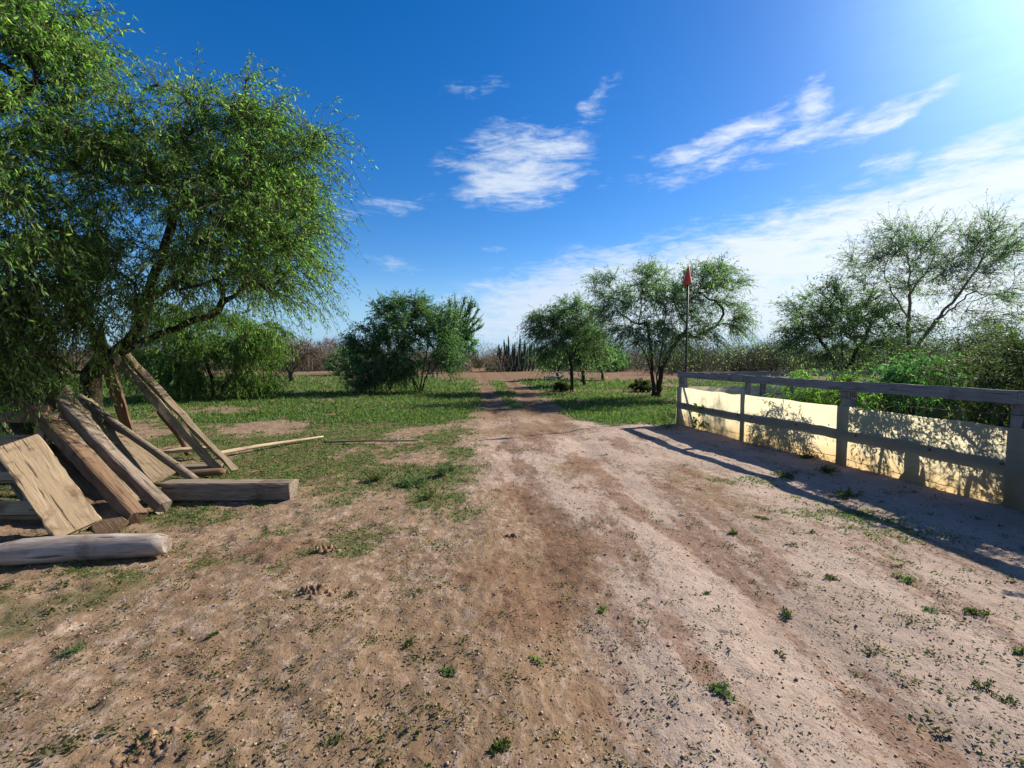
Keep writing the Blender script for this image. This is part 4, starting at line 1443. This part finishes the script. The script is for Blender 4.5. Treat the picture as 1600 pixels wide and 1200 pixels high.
# ------------------------------------------------------------------ pole with red pointed marker
pb = P(1066, 655)
pb = Vector((pb.x + .12, pb.y + .15, 0))
root = empty('marker_pole', pb, "tall thin pole with a red pointed cone on top behind the fence corner", 'pole')
top = at(1075, 443, pb.y) - pb
ma = MA()
tube(ma, [(0, 0, -.1), (0.0, 0, .8), (top.x * .55, 0, top.z * .6), (top.x, 0, top.z + .1)], [.034, .032, .027, .024], 9, cap=True)
ma.build('pole', [M['pole']], root, smooth=True)
apex = at(1075.5, 415, pb.y) - pb
ma = MA()
sd = 20
zs = np.linspace(0, 1, 8)
h_ = apex.z - top.z + .03
prof = [(0, .04), (0.0, .125), (.05, .12), (.25, .098), (.5, .067), (.78, .036), (.97, .017), (1.0, .002)]
vs = []
for z_, r_ in prof:
    for q in range(sd):
        th = 2 * math.pi * q / sd
        vs.append((top.x + r_ * math.cos(th) - .02 * (1 - z_), r_ * .8 * math.sin(th), top.z - .03 + z_ * h_ - .03 * (1 - z_) * math.cos(th) * -1))
fs = [[a_ * sd + q, a_ * sd + (q + 1) % sd, (a_ + 1) * sd + (q + 1) % sd, (a_ + 1) * sd + q] for a_ in range(7) for q in range(sd)]
ma.add(np.array(vs), fs)
ma.build('cone', [M['red']], root, smooth=True)

# ------------------------------------------------------------------ ground cover, litter, pebbles (stuff)
rng = np.random.default_rng(101)


def scatter(n, y0, y1, pw=1.0, xmul=1.4, xadd=2.5):
    u = rng.random(n)
    y = (y0 ** (1 - pw) + u * (y1 ** (1 - pw) - y0 ** (1 - pw))) ** (1 / (1 - pw)) if pw != 1 else y0 * (y1 / y0) ** u
    x = (rng.random(n) * 2 - 1) * (xmul * y + xadd)
    return x, y


def cover_leaves(ma, n, y0, y1, pw, size0, sizek, thr, mi=0, flat=0.5, wk=0.32, per=4):
    x, y = scatter(n, y0, y1, pw)
    g = fields(x, y)[0]
    keep = rng.random(n) < np.clip((g - thr) * 1.3, 0, 1)
    pen = (x > 4.3 + (11 - y) * .25) & (y < 12) & (y > 3)
    keep &= ~(pen & (rng.random(n) < .7))
    x, y = x[keep], y[keep]
    x, y = np.repeat(x, per), np.repeat(y, per)
    m_ = len(x)
    s = (size0 + sizek * y) * (0.55 + 0.9 * rng.random(m_))
    x = x + rng.normal(size=m_) * s * .8
    y = y + rng.normal(size=m_) * s * .8
    p = np.stack([x, y, H(x, y) - .004], 1)
    th = rng.random(m_) * 2 * math.pi
    up_ = flat + rng.random(m_) * 0.9
    d = np.stack([np.cos(th), np.sin(th), up_], 1)
    leaves(ma, p, d, s, s * wk, mi, mid=.5)
    return m_


ma = MA()
cover_leaves(ma, 98000, 3.2, 13, 1.2, .010, .0032, .10, flat=.2, wk=.40)
cover_leaves(ma, 62000, 11, 36, 1.6, .02, .0052, .10, flat=.8, wk=.22)
tag(ma.build('ground_cover', [M['grass']]), "low green grass and clover spreading over the sandy ground", 'grass', kind='stuff')

# sprigs of small weeds on the bare soil
ma = MA()
ns = 4600
x, y = scatter(ns, 1.6, 9, 1.1)
l_, r_ = track_edges(y)
prob = 0.30 + 0.5 * (x < l_) + .25 * (x > r_ - .4)
keep = rng.random(ns) < prob
x, y = x[keep], y[keep]
for a_, b_ in zip(x, y):
    k = int(rng.integers(6, 34))
    sp_r = rng.uniform(.012, .055)
    px_ = a_ + rng.normal(size=k) * sp_r * 1.3
    py_ = b_ + rng.normal(size=k) * sp_r
    p = np.stack([px_, py_, H(px_, py_) + rng.random(k) * .012], 1)
    th = rng.random(k) * 2 * math.pi
    d = np.stack([np.cos(th), np.sin(th), .05 + .9 * rng.random(k)], 1)
    s = rng.uniform(.008, .022) * (.6 + .8 * rng.random(k))
    leaves(ma, p, d, s, s * .45, 0, mid=.55)
tag(ma.build('sprouts', [M['weed']]), "tiny scattered weed sprouts dotting the bare soil", 'weeds', kind='stuff')

ma = MA()
nl = 75000
x, y = scatter(nl, 1.5, 14, 1.2)
g_, p_, r2, k_ = fields(x, y)
keep = rng.random(nl) < np.clip(.22 + .7 * r2 + .3 * k_, 0, 1)
x, y = x[keep], y[keep]
m_ = len(x)
p = np.stack([x, y, H(x, y) + .002], 1)
th = rng.random(m_) * 2 * math.pi
d = np.stack([np.cos(th), np.sin(th), .18 * rng.normal(size=m_)], 1)
s = (.012 + .003 * y) * (.4 + 1.2 * rng.random(m_))
side_ = unit(np.stack([-np.sin(th), np.cos(th), .5 * rng.normal(size=m_)], 1))
leaves(ma, p, d, s, s * .22, 0, side=side_)
tag(ma.build('leaf_litter', [M['litter']]), "dry brown leaf litter and straw on the dirt track", 'litter', kind='stuff')

# crumbs of soil
CUBE = np.array([[-1, -1, -1], [1, -1, -1], [1, 1, -1], [-1, 1, -1], [-1, -1, 1], [1, -1, 1], [1, 1, 1], [-1, 1, 1]], float)
CF = np.array([[0, 3, 2, 1], [4, 5, 6, 7], [0, 1, 5, 4], [1, 2, 6, 5], [2, 3, 7, 6], [3, 0, 4, 7]])


def crumbs(ma, p, s):
    k = len(p)
    v = CUBE[None] * (0.35 + 0.5 * rng.random((k, 8, 3)))
    th = rng.random(k) * 6.28
    c_, s_ = np.cos(th), np.sin(th)
    vx = v[:, :, 0] * c_[:, None] - v[:, :, 1] * s_[:, None]
    vy = v[:, :, 0] * s_[:, None] + v[:, :, 1] * c_[:, None]
    v = np.stack([vx, vy, v[:, :, 2] * .7], -1) * s[:, None, None] + p[:, None]
    ma.add(v.reshape(-1, 3), (CF[None] + (np.arange(k) * 8)[:, None, None]).reshape(-1, 4))


ma = MA()
nl = 11500
x, y = scatter(nl, 1.5, 10, 1.3)
s = .0025 + .007 * rng.random(nl) ** 5 + .0006 * y
crumbs(ma, np.stack([x, y, H(x, y) + s * .2], 1), s)
tag(ma.build('soil_crumbs', [M['pebble']], smooth=False), "small crumbs of dry soil and grit on the ground", 'soil crumbs', kind='stuff')

# ------------------------------------------------------------------ clod heaps and single weeds
for k, (px, py, nn_, sz, lab) in enumerate([
        (515, 862, 26, .034, "crumbly dark clods by the grass edge, beyond the other clods"),
        (492, 929, 24, .040, "cluster of brown clods with a dark hollow, nearest to the middle of the bare ground"),
        (222, 1180, 26, .034, "churned dark clods in the left foreground"),
        (800, 838, 10, .02, "few small clods on the left rut of the track")]):
    c = P(px, py)
    ma = MA()
    gx, gy = np.meshgrid(np.linspace(-1, 1, 46), np.linspace(-1, 1, 30))
    X2, Y2 = gx * sz * 5.5, gy * sz * 3.2
    wx, wy = c.x + X2, c.y + Y2
    lump = np.abs(fbm(wx * 26 + k, wy * 26, 200 + k, 3, 0.6)) * 2.2 + .35 * vn(wx * 11, wy * 11, 210 + k)
    r2_ = np.sqrt(gx ** 2 + gy ** 2) + .28 * vn(wx * 14, wy * 14, 220 + k)
    z2 = H(wx.ravel(), wy.ravel()).reshape(wx.shape) + sz * (1.5 * lump * np.clip(1 - r2_, 0, 1) ** .6 - .55)
    ii, jj = np.meshgrid(np.arange(29), np.arange(45), indexing='ij')
    ma.add(np.stack([X2, Y2, z2], -1).reshape(-1, 3), np.stack([ii * 46 + jj, ii * 46 + jj + 1, (ii + 1) * 46 + jj + 1, (ii + 1) * 46 + jj], -1).reshape(-1, 4))
    o = ma.build('soil_clods', [M['clod']])
    o.location = (c.x, c.y, 0)
    tag(o, lab, 'clods', group="clod heaps on the bare ground")


def weed(name, px, py, w, h, nl, lm, label, seed, group=None, L=.03):
    global rng
    rng = np.random.default_rng(seed)
    c = B(px, py)
    root = empty(name, c, label, 'weed', group)
    ma = MA()
    ns_ = max(5, nl // 14)
    th = rng.random(ns_) * 6.28
    rr_ = w * .5 * rng.random(ns_) ** .5
    tipz = h * (.5 + .5 * rng.random(ns_)) * (1 - .5 * (rr_ / (w * .5)) ** 2)
    u = np.linspace(0, 1, 5)[None, :, None]
    tip = np.stack([np.cos(th) * rr_, np.sin(th) * rr_, tipz], 1)
    st = tip * np.array([.15, .15, 0])
    pts = st[:, None] * (1 - u) + tip[:, None] * u + np.array([0, 0, 1]) * (h * .2) * (u * (1 - u))
    tubes_batch(ma, pts, .003, .0015, 3)
    ma.build('stems', [M['greentwig']], root)
    ml = MA()
    ti = rng.integers(0, ns_, nl)
    t = .25 + .75 * rng.random(nl)
    lp = st[ti] * (1 - t[:, None]) + tip[ti] * t[:, None] + np.array([0, 0, 1]) * (h * .2) * (t * (1 - t))[:, None] + rng.normal(size=(nl, 3)) * .008
    lp[:, 2] = np.maximum(lp[:, 2], .035)
    leaves(ml, lp, rng.normal(size=(nl, 3)) + np.array([0, 0, .5]), L * (.6 + .8 * rng.random(nl)), L * .42, 0, mid=.5)
    ml.build('leaves', [M[lm]], root)
    return root


weed('weed_clump', 645, 758, .50, .17, 900, 'greyweed', "widest grey-green weed clump on the sandy ground left of the track", 1, L=.035)
weed('weed_clump', 692, 745, .22, .26, 420, 'greyweed', "taller upright grey-green weed just right of the widest weed clump", 2)
weed('weed_clump', 671, 781, .20, .20, 110, 'weed', "single spindly weed with a bare stem in front of the widest weed clump", 3)
weed('weed_clump', 585, 752, .24, .17, 330, 'weed', "dark green tuft left of the widest weed clump", 4)
weed('weed_clump', 703, 738, .17, .22, 260, 'greyweed', "small tuft behind the taller upright weed", 5)
wl = [(1405, 890, .17), (1412, 908, .15), (1300, 906, .10), (1455, 957, .15), (1540, 965, .20), (1590, 1020, .10), (1575, 1095, .11), (1130, 1084, .11), (1535, 1068, .16),
      (835, 1036, .10), (783, 1175, .13), (113, 1028, .15), (400, 1000, .13), (1148, 836, .18), (1190, 812, .14), (1105, 928, .09), (1230, 955, .09), (940, 955, .08), (640, 1010, .11), (700, 1060, .09), (330, 1000, .09)]
for k, (px, py, w_) in enumerate(wl):
    o = weed('small_weed', px, py, w_ * (.8 + .5 * ((k * 7) % 5) / 4), w_ * (.22 + .3 * ((k * 3) % 7) / 6), int(40 + w_ * 650 * (.5 + ((k * 5) % 4) / 3)), ('weed', 'grass', 'weed', 'greyweed')[k % 4], "small low green weed sprawling on the bare soil in the foreground", 20 + k, "small weeds sprawled on the bare soil", L=.016 + .010 * ((k * 2) % 3) / 2)
    o.scale = (1.0, .55 + .4 * ((k * 4) % 5) / 4, 1.0)
    o.rotation_euler = (0, 0, k * 1.3)
for k, (px, py) in enumerate([(1262, 715), (1292, 735), (1225, 742), (1330, 775)]):
    weed('small_weed', px, py, .35, .14, 260, 'weed', ["leafy weed in the lit strip below the fence, farthest from the camera but one", "leafy weed growing in the shade at the foot of the middle fence post",
                                                        "broad green weed on the track side of the fence shadow", "nearest leafy weed in the striped fence shadow"][k], 60 + k, L=.035)
weed('grass_tuft', 1338, 722, .22, .24, 90, 'drybrush', "spiky dry tuft at the foot of the canvas beside the middle post", 70, L=.09)
